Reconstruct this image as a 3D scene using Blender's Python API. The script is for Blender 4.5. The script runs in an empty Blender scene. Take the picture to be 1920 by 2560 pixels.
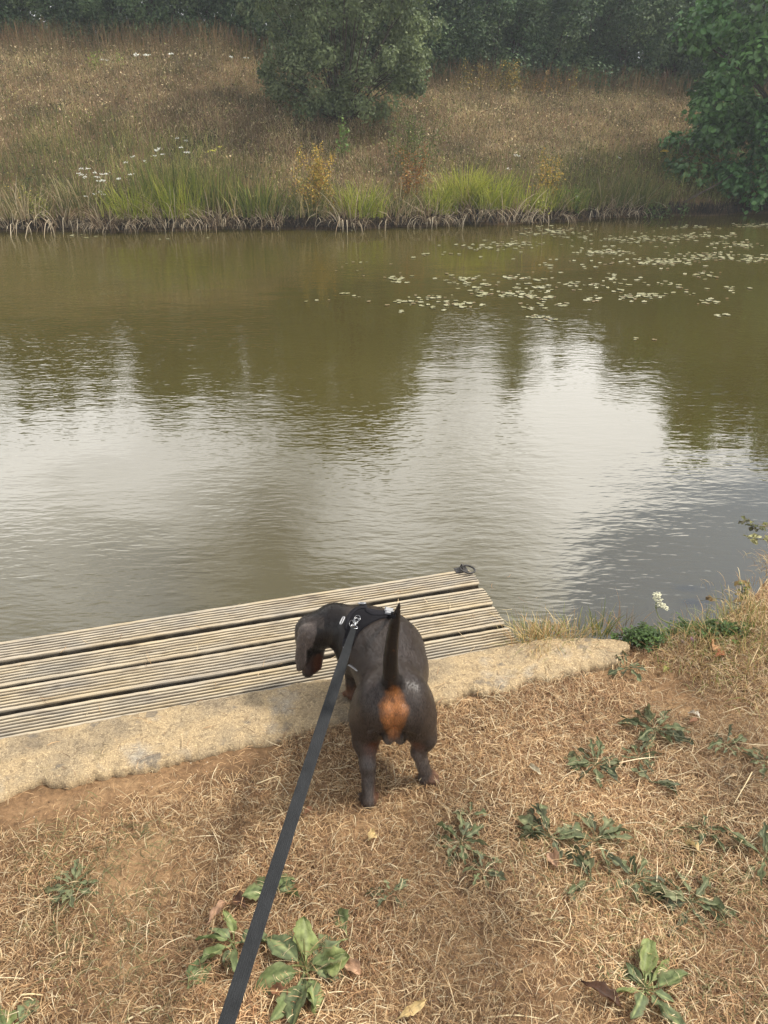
import bpy, math, random
import numpy as np
from mathutils import Vector

# ---------------------------------------------------------------- camera, sky, sun, exposure
C = bpy.context.scene
rad = math.radians
CAM_H = 1.60
cam_d = bpy.data.cameras.new('camera')
cam = bpy.data.objects.new('camera', cam_d)
C.collection.objects.link(cam)
cam.location = (0, 0, CAM_H)
cam.rotation_euler = (rad(60), 0, 0)
cam_d.sensor_fit = 'VERTICAL'
cam_d.sensor_height = 24
cam_d.lens = 18
cam_d.clip_start = 0.02
cam_d.clip_end = 1000
C.camera = cam

SUN_EL, SUN_AZ = 52, 75          # azimuth clockwise from +Y (the far bank)
w = bpy.data.worlds.new('World')
C.world = w
w.use_nodes = True
nt = w.node_tree
nt.nodes.clear()
N = nt.nodes.new
L = nt.links.new
out = N('ShaderNodeOutputWorld')
bg = N('ShaderNodeBackground')
sky = N('ShaderNodeTexSky')
sky.sky_type = 'NISHITA'
sky.sun_disc = False
sky.sun_elevation = rad(SUN_EL)
sky.sun_rotation = rad(SUN_AZ)
sky.air_density = 1.2
sky.dust_density = 2.0
tc = N('ShaderNodeTexCoord')
sep = N('ShaderNodeSeparateXYZ')
L(tc.outputs['Generated'], sep.inputs[0])
zmax = N('ShaderNodeMath'); zmax.operation = 'MAXIMUM'; zmax.inputs[1].default_value = 0.05
L(sep.outputs['Z'], zmax.inputs[0])
zadd = N('ShaderNodeMath'); zadd.operation = 'ADD'; zadd.inputs[1].default_value = 0.12
L(zmax.outputs[0], zadd.inputs[0])
dx = N('ShaderNodeMath'); dx.operation = 'DIVIDE'
dy = N('ShaderNodeMath'); dy.operation = 'DIVIDE'
L(sep.outputs['X'], dx.inputs[0]); L(zadd.outputs[0], dx.inputs[1])
L(sep.outputs['Y'], dy.inputs[0]); L(zadd.outputs[0], dy.inputs[1])
comb = N('ShaderNodeCombineXYZ')
L(dx.outputs[0], comb.inputs[0]); L(dy.outputs[0], comb.inputs[1])
comb.inputs[2].default_value = 3.7
cov = N('ShaderNodeTexNoise')
cov.inputs['Scale'].default_value = 0.75
cov.inputs['Detail'].default_value = 6
cov.inputs['Roughness'].default_value = 0.5
cov.inputs['Distortion'].default_value = 0.4
L(comb.outputs[0], cov.inputs['Vector'])
cr = N('ShaderNodeValToRGB')
cr.color_ramp.elements[0].position = 0.36
cr.color_ramp.elements[1].position = 0.50
shd = N('ShaderNodeTexNoise')
shd.inputs['Scale'].default_value = 1.5
shd.inputs['Detail'].default_value = 4
mp = N('ShaderNodeMapping'); mp.inputs['Location'].default_value = (5.3, 1.7, 0)
L(comb.outputs[0], mp.inputs[0]); L(mp.outputs[0], shd.inputs['Vector'])
cc = N('ShaderNodeValToRGB')
cc.color_ramp.elements[0].position = 0.38
cc.color_ramp.elements[0].color = (2.6, 2.6, 2.55, 1)
cc.color_ramp.elements[1].position = 0.72
cc.color_ramp.elements[1].color = (17.5, 17.1, 16.4, 1)
def lobe(az, el, lo, hi, gain):
    """a bank of cloud (or a rift) in one part of the sky"""
    d = N('ShaderNodeVectorMath'); d.operation = 'DOT_PRODUCT'
    d.inputs[1].default_value = (math.sin(rad(az)) * math.cos(rad(el)), math.cos(rad(az)) * math.cos(rad(el)), math.sin(rad(el)))
    L(tc.outputs['Generated'], d.inputs[0])
    r = N('ShaderNodeMapRange'); r.interpolation_type = 'SMOOTHSTEP'
    r.inputs['From Min'].default_value = lo; r.inputs['From Max'].default_value = hi; r.inputs['To Max'].default_value = gain
    L(d.outputs['Value'], r.inputs['Value'])
    return r.outputs[0]
def plus(a, b):
    x = N('ShaderNodeMath'); x.operation = 'ADD'; L(a, x.inputs[0]); L(b, x.inputs[1]); return x.outputs[0]
fac = shd.outputs['Fac']
fac = plus(fac, lobe(8, 24, 0.955, 0.998, 0.12))
fac = plus(fac, lobe(20, 25, 0.970, 0.999, 0.12))
fac = plus(fac, lobe(-26, 22, 0.94, 0.998, 0.24))
fac = plus(fac, lobe(-20, 42, 0.93, 0.995, -0.10))
L(fac, cc.inputs[0])
cvf = plus(cov.outputs['Fac'], lobe(29, 35, 0.975, 0.997, -0.30))
cvf = plus(cvf, lobe(5, 24, 0.90, 0.99, 0.10))
L(cvf, cr.inputs[0])
mx = N('ShaderNodeMix'); mx.data_type = 'RGBA'
L(cr.outputs['Color'], mx.inputs['Factor'])
L(sky.outputs[0], mx.inputs['A']); L(cc.outputs['Color'], mx.inputs['B'])
L(mx.outputs['Result'], bg.inputs['Color'])
bg.inputs['Strength'].default_value = 0.12
L(bg.outputs[0], out.inputs[0])

sun_d = bpy.data.lights.new('sun', 'SUN')
sun_d.energy = 3.0
sun_d.angle = rad(7)
sun_d.color = (1.0, 0.95, 0.86)
sun = bpy.data.objects.new('sun', sun_d)
C.collection.objects.link(sun)
sun.rotation_euler = (rad(90 - SUN_EL), 0, rad(180 - SUN_AZ))

C.view_settings.view_transform = 'Standard'
C.view_settings.look = 'None'
C.view_settings.exposure = 0.52
C.view_settings.gamma = 1.0
C.cycles.max_bounces = 8
C.cycles.transparent_max_bounces = 8
C.cycles.use_denoising = True

# ---------------------------------------------------------------- helpers
rng = np.random.default_rng(7)
random.seed(7)
T30 = math.radians(30)
FPX = 1920.0

def ray(px, py):
    """direction of a photograph pixel (1920 x 2560), unnormalised, depth 1 along the lens axis"""
    u, v = (px - 960) / FPX, (py - 1280) / FPX
    return np.array([u, math.cos(T30) - v * math.sin(T30), -math.sin(T30) - v * math.cos(T30)])

def at(px, py, z=0.0):
    d = ray(px, py)
    t = (z - CAM_H) / d[2]
    return np.array([0, 0, CAM_H]) + d * t

def atY(px, py, y):
    d = ray(px, py)
    return np.array([0, 0, CAM_H]) + d * (y / d[1])

def srgb(r, g, b):
    f = lambda c: (c / 255) / 12.92 if c <= 10 else ((c / 255 + 0.055) / 1.055) ** 2.4
    return (f(r), f(g), f(b), 1.0)

def link(name, me, mats=(), parent=None):
    o = bpy.data.objects.new(name, me)
    C.collection.objects.link(o)
    for m in mats if isinstance(mats, (list, tuple)) else [mats]:
        me.materials.append(m)
    if parent is not None:
        o.parent = parent
    return o

def tag(o, label=None, cat=None, group=None, kind=None):
    if label: o['label'] = label
    if cat: o['category'] = cat
    if group: o['group'] = group
    if kind: o['kind'] = kind
    return o

def empty(name, loc, label, cat, group=None):
    o = bpy.data.objects.new(name, None)
    C.collection.objects.link(o)
    o.location = loc
    o.empty_display_size = 0.05
    return tag(o, label, cat, group)

def copy_tree(src, parent=None):
    c = src.copy()
    C.collection.objects.link(c)
    c.parent = parent
    for ch in list(src.children):
        copy_tree(ch, c)
    return c

def npmesh(name, V, F, col=None, smooth=True, uv=None, midx=None):
    """V (n,3); F list of int arrays, each (m,3) or (m,4) with one size; col (n,3)"""
    V = np.asarray(V, np.float32)
    if isinstance(F, np.ndarray): F = [F]
    F = [np.asarray(f, np.int32) for f in F if len(f)]
    me = bpy.data.meshes.new(name)
    me.vertices.add(len(V))
    me.vertices.foreach_set('co', V.ravel())
    nl = sum(f.size for f in F); nf = sum(len(f) for f in F)
    me.loops.add(nl)
    me.loops.foreach_set('vertex_index', np.concatenate([f.ravel() for f in F]))
    me.polygons.add(nf)
    tot = np.concatenate([np.full(len(f), f.shape[1], np.int32) for f in F])
    st = np.concatenate([[0], np.cumsum(tot)[:-1]]).astype(np.int32)
    me.polygons.foreach_set('loop_start', st)
    me.polygons.foreach_set('loop_total', tot)
    me.polygons.foreach_set('use_smooth', np.full(nf, smooth, bool))
    if midx is not None:
        me.polygons.foreach_set('material_index', np.asarray(midx, np.int32))
    if col is not None:
        a = me.color_attributes.new('Col', 'FLOAT_COLOR', 'POINT')
        c4 = np.ones((len(V), 4), np.float32); c4[:, :3] = col
        a.data.foreach_set('color', c4.ravel())
    me.update(calc_edges=True)
    return me

class MB:
    """collects pieces (verts, faces, colours) that become ONE mesh"""
    def __init__(s): s.V, s.T, s.Q, s.K, s.n = [], [], [], [], 0
    def add(s, V, F, col=None):
        V = np.asarray(V, float); F = np.asarray(F, int)
        s.V.append(V)
        (s.T if F.shape[1] == 3 else s.Q).append(F + s.n)
        c = np.ones((len(V), 3)) * 0.5 if col is None else np.broadcast_to(np.asarray(col, float)[..., :3], (len(V), 3))
        s.K.append(c); s.n += len(V)
    def mesh(s, name, smooth=True):
        F = []
        if s.T: F.append(np.concatenate(s.T))
        if s.Q: F.append(np.concatenate(s.Q))
        return npmesh(name, np.concatenate(s.V), F, np.concatenate(s.K), smooth)
    def obj(s, name, mat, parent=None, smooth=True):
        return link(name, s.mesh(name, smooth), mat, parent)

def ribbons(P, W, wid, col, tipcol=None):
    """P (N,S,3) centre lines, W (N,3) or (N,S,3) side vectors, wid (N,S) half widths, col (N,3)"""
    n, S, _ = P.shape
    if W.ndim == 2: W = W[:, None, :]
    a = P - W * wid[..., None]; b = P + W * wid[..., None]
    V = np.stack([a, b], 2).reshape(-1, 3)
    i = (np.arange(n)[:, None] * S + np.arange(S - 1)[None, :]) * 2
    F = np.stack([i, i + 1, i + 3, i + 2], -1).reshape(-1, 4)
    if tipcol is None:
        K = np.repeat(col, S * 2, 0)
    else:
        t = np.linspace(0, 1, S)[None, :, None]
        K = np.repeat((col[:, None, :] * (1 - t) + tipcol[:, None, :] * t).reshape(-1, 3), 2, 0)
    return V, F, K

def tube(pts, rad_, sides=8, cap=True):
    pts = np.asarray(pts, float); n = len(pts)
    rad_ = np.broadcast_to(np.asarray(rad_, float), (n,))
    tg = np.gradient(pts, axis=0); tg /= np.linalg.norm(tg, axis=1)[:, None] + 1e-9
    up = np.array([0, 0, 1.0]) if abs(tg[0][2]) < 0.9 else np.array([1.0, 0, 0])
    V = []
    s = np.cross(tg[0], up); s /= np.linalg.norm(s)
    for k in range(n):
        s = s - tg[k] * np.dot(s, tg[k]); s /= np.linalg.norm(s) + 1e-9
        b = np.cross(tg[k], s)
        a = np.linspace(0, 2 * np.pi, sides, endpoint=False)
        V.append(pts[k] + rad_[k] * (np.cos(a)[:, None] * s + np.sin(a)[:, None] * b))
    V = np.concatenate(V)
    F = []
    for k in range(n - 1):
        for j in range(sides):
            j2 = (j + 1) % sides
            F.append((k * sides + j, k * sides + j2, (k + 1) * sides + j2, (k + 1) * sides + j))
    F = np.array(F)
    if cap:
        V = np.concatenate([V, pts[:1], pts[-1:]])
        c0, c1 = len(V) - 2, len(V) - 1
        e = [(c0, (j + 1) % sides, j, c0) for j in range(sides)]
        o = (n - 1) * sides
        e += [(c1, o + j, o + (j + 1) % sides, c1) for j in range(sides)]
        tri = np.array([x[:3] for x in e])
        return V, F, tri
    return V, F, None

def add_tube(mb, pts, r, sides=8, col=None, cap=True):
    V, F, T = tube(pts, r, sides, cap)
    n0 = mb.n
    mb.add(V, F, col)
    if T is not None: mb.T.append(T + n0)

def catmull(P, n):
    P = np.asarray(P, float)
    Q = np.vstack([2 * P[0] - P[1], P, 2 * P[-1] - P[-2]])
    out = []
    m = len(P) - 1
    for t in np.linspace(0, m, n):
        i = min(int(t), m - 1); f = t - i
        p0, p1, p2, p3 = Q[i:i + 4]
        out.append(0.5 * ((2 * p1) + (-p0 + p2) * f + (2 * p0 - 5 * p1 + 4 * p2 - p3) * f * f + (-p0 + 3 * p1 - 3 * p2 + p3) * f ** 3))
    return np.array(out)

def vnoise(P, scale, seed=0):
    """cheap smooth value noise in -1..1 from sums of sines"""
    r = np.random.default_rng(seed)
    P = np.asarray(P, float) * scale
    v = np.zeros(P.shape[:-1])
    for k in range(7):
        d = r.normal(size=P.shape[-1]); d /= np.linalg.norm(d)
        v += np.sin((P @ d) * r.uniform(0.7, 2.2) + r.uniform(0, 6.28)) * r.uniform(.6, 1)
    return v / 3.2

# ---------------------------------------------------------------- materials
def newmat(name):
    m = bpy.data.materials.new(name); m.use_nodes = True
    n = m.node_tree; b = n.nodes['Principled BSDF']
    return m, n, b

def noise_node(n, scale, detail=4, rough=0.5, coord='Object', vec=None, dist=0):
    t = n.nodes.new('ShaderNodeTexCoord')
    x = n.nodes.new('ShaderNodeTexNoise')
    x.inputs['Scale'].default_value = scale
    x.inputs['Detail'].default_value = detail
    x.inputs['Roughness'].default_value = rough
    x.inputs['Distortion'].default_value = dist
    if vec:
        mp = n.nodes.new('ShaderNodeMapping'); mp.inputs['Scale'].default_value = vec
        n.links.new(t.outputs[coord], mp.inputs[0]); n.links.new(mp.outputs[0], x.inputs['Vector'])
    else:
        n.links.new(t.outputs[coord], x.inputs['Vector'])
    return x

def ramp(n, fac, stops):
    r = n.nodes.new('ShaderNodeValToRGB')
    while len(r.color_ramp.elements) < len(stops): r.color_ramp.elements.new(0.5)
    for e, (p, c) in zip(r.color_ramp.elements, stops):
        e.position = p; e.color = c if len(c) == 4 else (*c, 1)
    n.links.new(fac, r.inputs[0])
    return r

def mixc(n, fac, a, b, mode='MIX'):
    x = n.nodes.new('ShaderNodeMix'); x.data_type = 'RGBA'; x.blend_type = mode
    for s, v in (('Factor', fac), ('A', a), ('B', b)):
        i = x.inputs[s] if s == 'Factor' else [q for q in x.inputs if q.name == s and q.type == 'RGBA'][0]
        if hasattr(v, 'links'): n.links.new(v, i)
        else: i.default_value = v
    return [q for q in x.outputs if q.type == 'RGBA'][0]

def bump(n, b, h, strength=0.3, dist=0.01, prev=None):
    x = n.nodes.new('ShaderNodeBump')
    x.inputs['Strength'].default_value = strength; x.inputs['Distance'].default_value = dist
    n.links.new(h, x.inputs['Height'])
    if prev is not None: n.links.new(prev, x.inputs['Normal'])
    n.links.new(x.outputs[0], b.inputs['Normal'])
    return x.outputs[0]

def leafmat(name, rough=0.55, trans=0.3, spec=0.3, var=0.25, scale=60):
    """colour per blade or leaf from the mesh, plus mottling; some light passes through"""
    m, n, b = newmat(name)
    a = n.nodes.new('ShaderNodeAttribute'); a.attribute_name = 'Col'
    x = noise_node(n, scale, 3)
    r = ramp(n, x.outputs['Fac'], [(0.3, (1 - var,) * 3), (0.7, (1 + var,) * 3)])
    c = mixc(n, 1.0, a.outputs['Color'], r.outputs['Color'], 'MULTIPLY')
    n.links.new(c, b.inputs['Base Color'])
    b.inputs['Roughness'].default_value = rough
    b.inputs['Specular IOR Level'].default_value = spec
    if trans > 0:
        t = n.nodes.new('ShaderNodeBsdfTranslucent'); n.links.new(c, t.inputs['Color'])
        ms = n.nodes.new('ShaderNodeMixShader'); ms.inputs[0].default_value = trans
        o = n.nodes['Material Output']
        n.links.new(b.outputs[0], ms.inputs[1]); n.links.new(t.outputs[0], ms.inputs[2]); n.links.new(ms.outputs[0], o.inputs[0])
    return m

def plain(name, col, rough=0.6, metal=0.0, nscale=80, var=0.2, bumpv=0.0, spec=0.5):
    m, n, b = newmat(name)
    x = noise_node(n, nscale, 4)
    r = ramp(n, x.outputs['Fac'], [(0.3, tuple(c * (1 - var) for c in col[:3])), (0.7, tuple(min(1, c * (1 + var)) for c in col[:3]))])
    n.links.new(r.outputs['Color'], b.inputs['Base Color'])
    b.inputs['Roughness'].default_value = rough
    b.inputs['Metallic'].default_value = metal
    b.inputs['Specular IOR Level'].default_value = spec
    if bumpv: bump(n, b, x.outputs['Fac'], bumpv, 0.002)
    return m

M_blade = leafmat('grass_blade', 0.6, 0.25, 0.25, 0.15)
M_straw = leafmat('straw', 0.55, 0.12, 0.3, 0.2, 120)
M_leaf = leafmat('tree_leaf', 0.5, 0.3, 0.35, 0.15, 8)
M_weed = leafmat('weed_leaf', 0.6, 0.2, 0.3, 0.3, 90)
M_bark = plain('bark', (0.09, 0.07, 0.05), 0.9, 0, 30, 0.4, 0.4)

# ---------------------------------------------------------------- the lie of the land
WATER_Z = -0.30
EDGE = np.array([(-40, -9.05), (-2.6, 1.095), (0.44, 1.915), (0.55, 1.97), (0.70, 2.02), (0.95, 2.05), (1.12, 2.12), (1.28, 2.24), (1.42, 2.40), (1.60, 2.56), (2.6, 3.0), (6, 4.0), (40, 9)])
FAR = np.array([(-80, 12.5), (-9, 10.9), (-5, 10.8), (0.2, 11.1), (3, 11.75), (4.4, 12.15), (6, 12.35), (9, 12.1), (80, 11)])
RIDGE = np.array([(-60, 2.0), (-6, 2.0), (-3, 1.95), (-1.3, 1.6), (0.2, 1.35), (1.5, 1.35), (3, 1.3), (5, 1.15), (8, 1.0), (60, 1.0)])
def edge_y(x): return np.interp(x, EDGE[:, 0], EDGE[:, 1])
def far_y(x):
    return np.interp(x, FAR[:, 0], FAR[:, 1]) + 0.06 * np.sin(x * 2.3) + 0.035 * np.sin(x * 5.9 + 1)
def ground_z(x, y):
    x = np.asarray(x, float); y = np.asarray(y, float)
    P = np.stack([x, y], -1)
    near = 0.010 * vnoise(P, 3.1, 1) + 0.004 * vnoise(P, 13, 2)
    near = near + np.clip(x - 1.0, 0, 1) * 0.05 * np.clip((y - 1.5), 0, 1)      # the bank swells at the right
    d = edge_y(x) - y                                                            # >0 on land
    drop = np.clip(d / 0.09, -1, 1)
    near_z = np.where(d > 0.09, near, near - 0.5 * (1 - drop) * 0.8 - 0.25 * np.clip(-d, 0, 3))
    s = y - far_y(x)
    ridge = np.interp(x, RIDGE[:, 0], RIDGE[:, 1])
    t = np.clip(s / 5.3, 0, 1)
    prof = (t * 0.95 + 0.10 * np.sin(t * np.pi)) * (ridge - WATER_Z - 0.12) + 0.05 * t
    far_z = WATER_Z + np.clip(s / 0.10, -8, 1) * 0.12 + np.where(s > 0, prof, 0) + np.where(s > 0.1, 0.05 * vnoise(P, 1.1, 5) + 0.03 * vnoise(P, 3.7, 6), 0)
    far_z = np.where(s > 5.3, far_z + 0.01 * np.clip(s - 5.3, 0, 200), far_z)
    mid = -1.15
    return np.where(y < (edge_y(x) + far_y(x)) / 2, np.maximum(near_z, mid), np.maximum(far_z, mid))

def axis(parts):
    return np.concatenate([np.linspace(a, b, n, endpoint=False) for a, b, n in parts])
gx = axis([(-150, -20, 20), (-20, -8, 24), (-8, -2, 60), (-2, 2.2, 170), (2.2, 8, 60), (8, 20, 24), (20, 150.1, 20)])
gy = axis([(-60, -1, 20), (-1, 0.2, 20), (0.2, 3.2, 130), (3.2, 10.4, 18), (10.4, 13, 70), (13, 18, 50), (18, 30, 16), (30, 260.1, 24)])
X, Y = np.meshgrid(gx, gy)
Z = ground_z(X, Y)
V = np.stack([X, Y, Z], -1).reshape(-1, 3)
nx, ny = len(gx), len(gy)
ii = (np.arange(ny - 1)[:, None] * nx + np.arange(nx - 1)[None, :]).ravel()
F = np.stack([ii, ii + 1, ii + nx + 1, ii + nx], -1)

m, n, b = newmat('earth')
n1 = noise_node(n, 3.0, 6, 0.6)
n2 = noise_node(n, 55, 5, 0.7)
r1 = ramp(n, n1.outputs['Fac'], [(0.35, srgb(98, 78, 58)), (0.5, srgb(138, 110, 82)), (0.65, srgb(170, 142, 108))])
r2 = ramp(n, n2.outputs['Fac'], [(0.3, (0.55, 0.52, 0.5)), (0.7, (1.25, 1.22, 1.15))])
c = mixc(n, 1.0, r1.outputs['Color'], r2.outputs['Color'], 'MULTIPLY')
# dark wet mud below the water's edge, browner grassy soil on the far slope
g = n.nodes.new('ShaderNodeNewGeometry'); sp = n.nodes.new('ShaderNodeSeparateXYZ'); n.links.new(g.outputs['Position'], sp.inputs[0])
rz = n.nodes.new('ShaderNodeMapRange'); rz.inputs['From Min'].default_value = -0.02; rz.inputs['From Max'].default_value = -0.12
n.links.new(sp.outputs['Z'], rz.inputs['Value'])
c = mixc(n, rz.outputs[0], c, srgb(52, 42, 32))
ry = n.nodes.new('ShaderNodeMapRange'); ry.inputs['From Min'].default_value = 8; ry.inputs['From Max'].default_value = 9
n.links.new(sp.outputs['Y'], ry.inputs['Value'])
n3 = noise_node(n, 1.3, 5, 0.6)
r3 = ramp(n, n3.outputs['Fac'], [(0.35, srgb(70, 62, 40)), (0.5, srgb(104, 84, 60)), (0.65, srgb(120, 98, 72))])
c = mixc(n, ry.outputs[0], c, r3.outputs['Color'])
n.links.new(c, b.inputs['Base Color'])
b.inputs['Roughness'].default_value = 0.95
b.inputs['Specular IOR Level'].default_value = 0.15
p = bump(n, b, n2.outputs['Fac'], 0.6, 0.01)
M_earth = m
tag(link('ground', npmesh('ground', V, F), M_earth), 'dry brown earth of the near bank, pond bed and far slope', kind='structure')

# ---------------------------------------------------------------- water
m, n, b = newmat('pond_water')
b.inputs['Base Color'].default_value = (0.118, 0.098, 0.030, 1)
nn = noise_node(n, 0.35, 3, 0.5)
rr = ramp(n, nn.outputs['Fac'], [(0.35, (0.060, 0.047, 0.011)), (0.65, (0.076, 0.061, 0.016))])
n.links.new(rr.outputs['Color'], b.inputs['Base Color'])
b.inputs['Roughness'].default_value = 0.02
b.inputs['IOR'].default_value = 1.75
b.inputs['Specular IOR Level'].default_value = 1.0
def wave_noise(scale, vec, rot, detail=2, dist=0.3):
    t = n.nodes.new('ShaderNodeTexCoord')
    mp = n.nodes.new('ShaderNodeMapping'); mp.inputs['Scale'].default_value = vec; mp.inputs['Rotation'].default_value = (0, 0, rad(rot))
    x = n.nodes.new('ShaderNodeTexNoise'); x.inputs['Scale'].default_value = scale; x.inputs['Detail'].default_value = detail; x.inputs['Distortion'].default_value = dist
    n.links.new(t.outputs['Object'], mp.inputs[0]); n.links.new(mp.outputs[0], x.inputs['Vector'])
    return x.outputs['Fac']
w1 = wave_noise(1.0, (8, 24, 1), 14)
w2 = wave_noise(1.0, (15, 44, 1), -8, 1)
w3 = wave_noise(1.0, (0.9, 1.7, 1), 0, 2)
# wind comes in patches: calm at the left near the platform, ruffled in the middle and at the right
pm = n.nodes.new('ShaderNodeTexNoise'); pm.inputs['Scale'].default_value = 0.42; pm.inputs['Detail'].default_value = 2
tcp = n.nodes.new('ShaderNodeTexCoord'); n.links.new(tcp.outputs['Object'], pm.inputs['Vector'])
pr = ramp(n, pm.outputs['Fac'], [(0.38, (0.25,) * 3), (0.62, (1,) * 3)])
def mul(a, k):
    x = n.nodes.new('ShaderNodeMath'); x.operation = 'MULTIPLY'; n.links.new(a, x.inputs[0])
    if hasattr(k, 'links'): n.links.new(k, x.inputs[1])
    else: x.inputs[1].default_value = k
    return x.outputs[0]
def add(a, b_):
    x = n.nodes.new('ShaderNodeMath'); x.operation = 'ADD'; n.links.new(a, x.inputs[0]); n.links.new(b_, x.inputs[1]); return x.outputs[0]
h = add(mul(add(mul(w1, 0.0026), mul(w2, 0.0013)), pr.outputs['Color']), mul(w3, 0.007))
bump(n, b, h, 1.0, 1.0)
M_water = m
wx = np.linspace(-90, 90, 60); wy = np.linspace(-15, 16, 40)
WX, WY = np.meshgrid(wx, wy)
ii = (np.arange(39)[:, None] * 60 + np.arange(59)[None, :]).ravel()
tag(link('water', npmesh('water', np.stack([WX, WY, WX * 0 + WATER_Z], -1).reshape(-1, 3), np.stack([ii, ii + 1, ii + 61, ii + 60], -1)), M_water), 'murky olive pond water rippled by the wind', kind='structure')

# ---------------------------------------------------------------- concrete strip
E0 = np.array([0.438, 1.914]); ED = np.array([0.9655, 0.2606]); EN = np.array([-0.2606, 0.9655])   # along / towards the water
def slab_inner(t):   # width of the strip, measured back from its water side
    return np.interp(t, [-3.2, -1.55, -1.0, -0.55, -0.2, 0.02, 0.16, 0.27, 0.320], [0.235, 0.215, 0.200, 0.190, 0.180, 0.170, 0.165, 0.160, 0.125])
def slab_outer(t):
    return np.interp(t, [-3.2, 0.0, 0.12, 0.2, 0.28, 0.320], [0, 0, -0.012, -0.032, -0.058, -0.085])
ts = np.concatenate([np.linspace(-3.2, 0.2, 420), np.linspace(0.205, 0.320, 26)])
us = np.linspace(0, 1, 36)
r_ = np.random.default_rng(3)
jo = np.convolve(r_.normal(0, 0.008, len(ts) + 8), np.ones(5) / 5, 'same')[4:-4] * 1.0
ji = np.convolve(r_.normal(0, 0.016, len(ts) + 8), np.ones(9) / 9, 'same')[4:-4] * 1.6
TT, UU = np.meshgrid(ts, us, indexing='ij')
vo = slab_outer(ts) + jo * 0.6 - 0.0
vi = -slab_inner(ts) + ji
end = np.clip((0.320 - ts) / 0.02, 0, 1) ** 0.5
vm = (vo + vi) / 2
vo = vm + (vo - vm) * (0.6 + 0.4 * end); vi = vm + (vi - vm) * (0.6 + 0.4 * end)
VV = vo[:, None] * (1 - UU) + vi[:, None] * UU
PX = E0[0] + ED[0] * TT + EN[0] * VV; PY = E0[1] + ED[1] * TT + EN[1] * VV
P2 = np.stack([PX, PY], -1)
PZ = 0.020 + 0.0022 * vnoise(P2, 9, 3) + 0.0012 * vnoise(P2, 60, 4) + r_.normal(0, 0.0006, PX.shape)
ed = np.minimum(UU, 1 - UU) * 0.2
PZ = PZ - 0.012 * np.exp(-ed / 0.006) - 0.006 * (UU ** 6)
nt_, nu = TT.shape
V = [np.stack([PX, PY, PZ], -1).reshape(-1, 3)]
ii = (np.arange(nt_ - 1)[:, None] * nu + np.arange(nu - 1)[None, :]).ravel()
F = [np.stack([ii, ii + nu, ii + nu + 1, ii + 1], -1)]
ring = np.concatenate([np.arange(nt_) * nu, (nt_ - 1) * nu + np.arange(1, nu), (np.arange(nt_ - 1)[::-1]) * nu + nu - 1, np.arange(nu - 2, 0, -1)])
top = V[0][ring]; low = top.copy(); low[:, 2] = -0.33
base = len(V[0]); V.append(low)
k = len(ring); a = np.arange(k); b2 = (a + 1) % k
F.append(np.stack([ring[a], base + a, base + b2, ring[b2]], -1))
m, n, b = newmat('old_concrete')
v = n.nodes.new('ShaderNodeTexVoronoi'); v.inputs['Scale'].default_value = 330
v2 = n.nodes.new('ShaderNodeTexVoronoi'); v2.inputs['Scale'].default_value = 120
t = n.nodes.new('ShaderNodeTexCoord'); n.links.new(t.outputs['Object'], v.inputs['Vector']); n.links.new(t.outputs['Object'], v2.inputs['Vector'])
big = noise_node(n, 5, 5, 0.6)
c0 = ramp(n, big.outputs['Fac'], [(0.3, srgb(120, 108, 92)), (0.45, srgb(162, 144, 116)), (0.55, srgb(178, 156, 122)), (0.68, srgb(164, 154, 138))])
sx = n.nodes.new('ShaderNodeSeparateColor'); n.links.new(v.outputs['Color'], sx.inputs[0])
st = ramp(n, sx.outputs['Red'], [(0.0, (0.45, 0.42, 0.4)), (0.22, (0.85, 0.83, 0.8)), (0.75, (1.05, 1.05, 1.02)), (0.90, (1.55, 1.56, 1.5))])
st.color_ramp.interpolation = 'CONSTANT'
c = mixc(n, 0.5, c0.outputs['Color'], st.outputs['Color'], 'MULTIPLY')
sx2 = n.nodes.new('ShaderNodeSeparateColor'); n.links.new(v2.outputs['Color'], sx2.inputs[0])
st2 = ramp(n, sx2.outputs['Green'], [(0.0, (0.55, 0.52, 0.5)), (0.25, (1, 1, 1)), (0.92, (1.1, 1.08, 1.05))])
c = mixc(n, 0.6, c, st2.outputs['Color'], 'MULTIPLY')
fine = noise_node(n, 420, 2)
fr = ramp(n, fine.outputs['Fac'], [(0.3, (0.72,) * 3), (0.7, (1.22,) * 3)])
c = mixc(n, 0.8, c, fr.outputs['Color'], 'MULTIPLY')
spots = noise_node(n, 13, 3, 0.55)
sr = ramp(n, spots.outputs['Fac'], [(0.62, (0,) * 3), (0.68, (1,) * 3)])
sc_ = mul_ = None
c = mixc(n, sr.outputs['Color'], c, mixc(n, 0.6, c, srgb(92, 88, 84)))
mossn = noise_node(n, 7, 5, 0.7)
mr = ramp(n, mossn.outputs['Fac'], [(0.6, (0,) * 3), (0.72, (0.45,) * 3)])
c = mixc(n, mr.outputs['Color'], c, srgb(120, 104, 52))
n.links.new(c, b.inputs['Base Color'])
b.inputs['Roughness'].default_value = 0.9; b.inputs['Specular IOR Level'].default_value = 0.25
pb = bump(n, b, v.outputs['Distance'], 0.3, 0.002)
bump(n, b, fine.outputs['Fac'], 0.5, 0.0015, pb)
M_conc = m
tag(link('concrete_kerb', npmesh('concrete_kerb', np.concatenate(V), F), M_conc), 'worn sandy concrete strip with ragged edges between the wooden platform and the dry grass', 'kerb')

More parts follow.
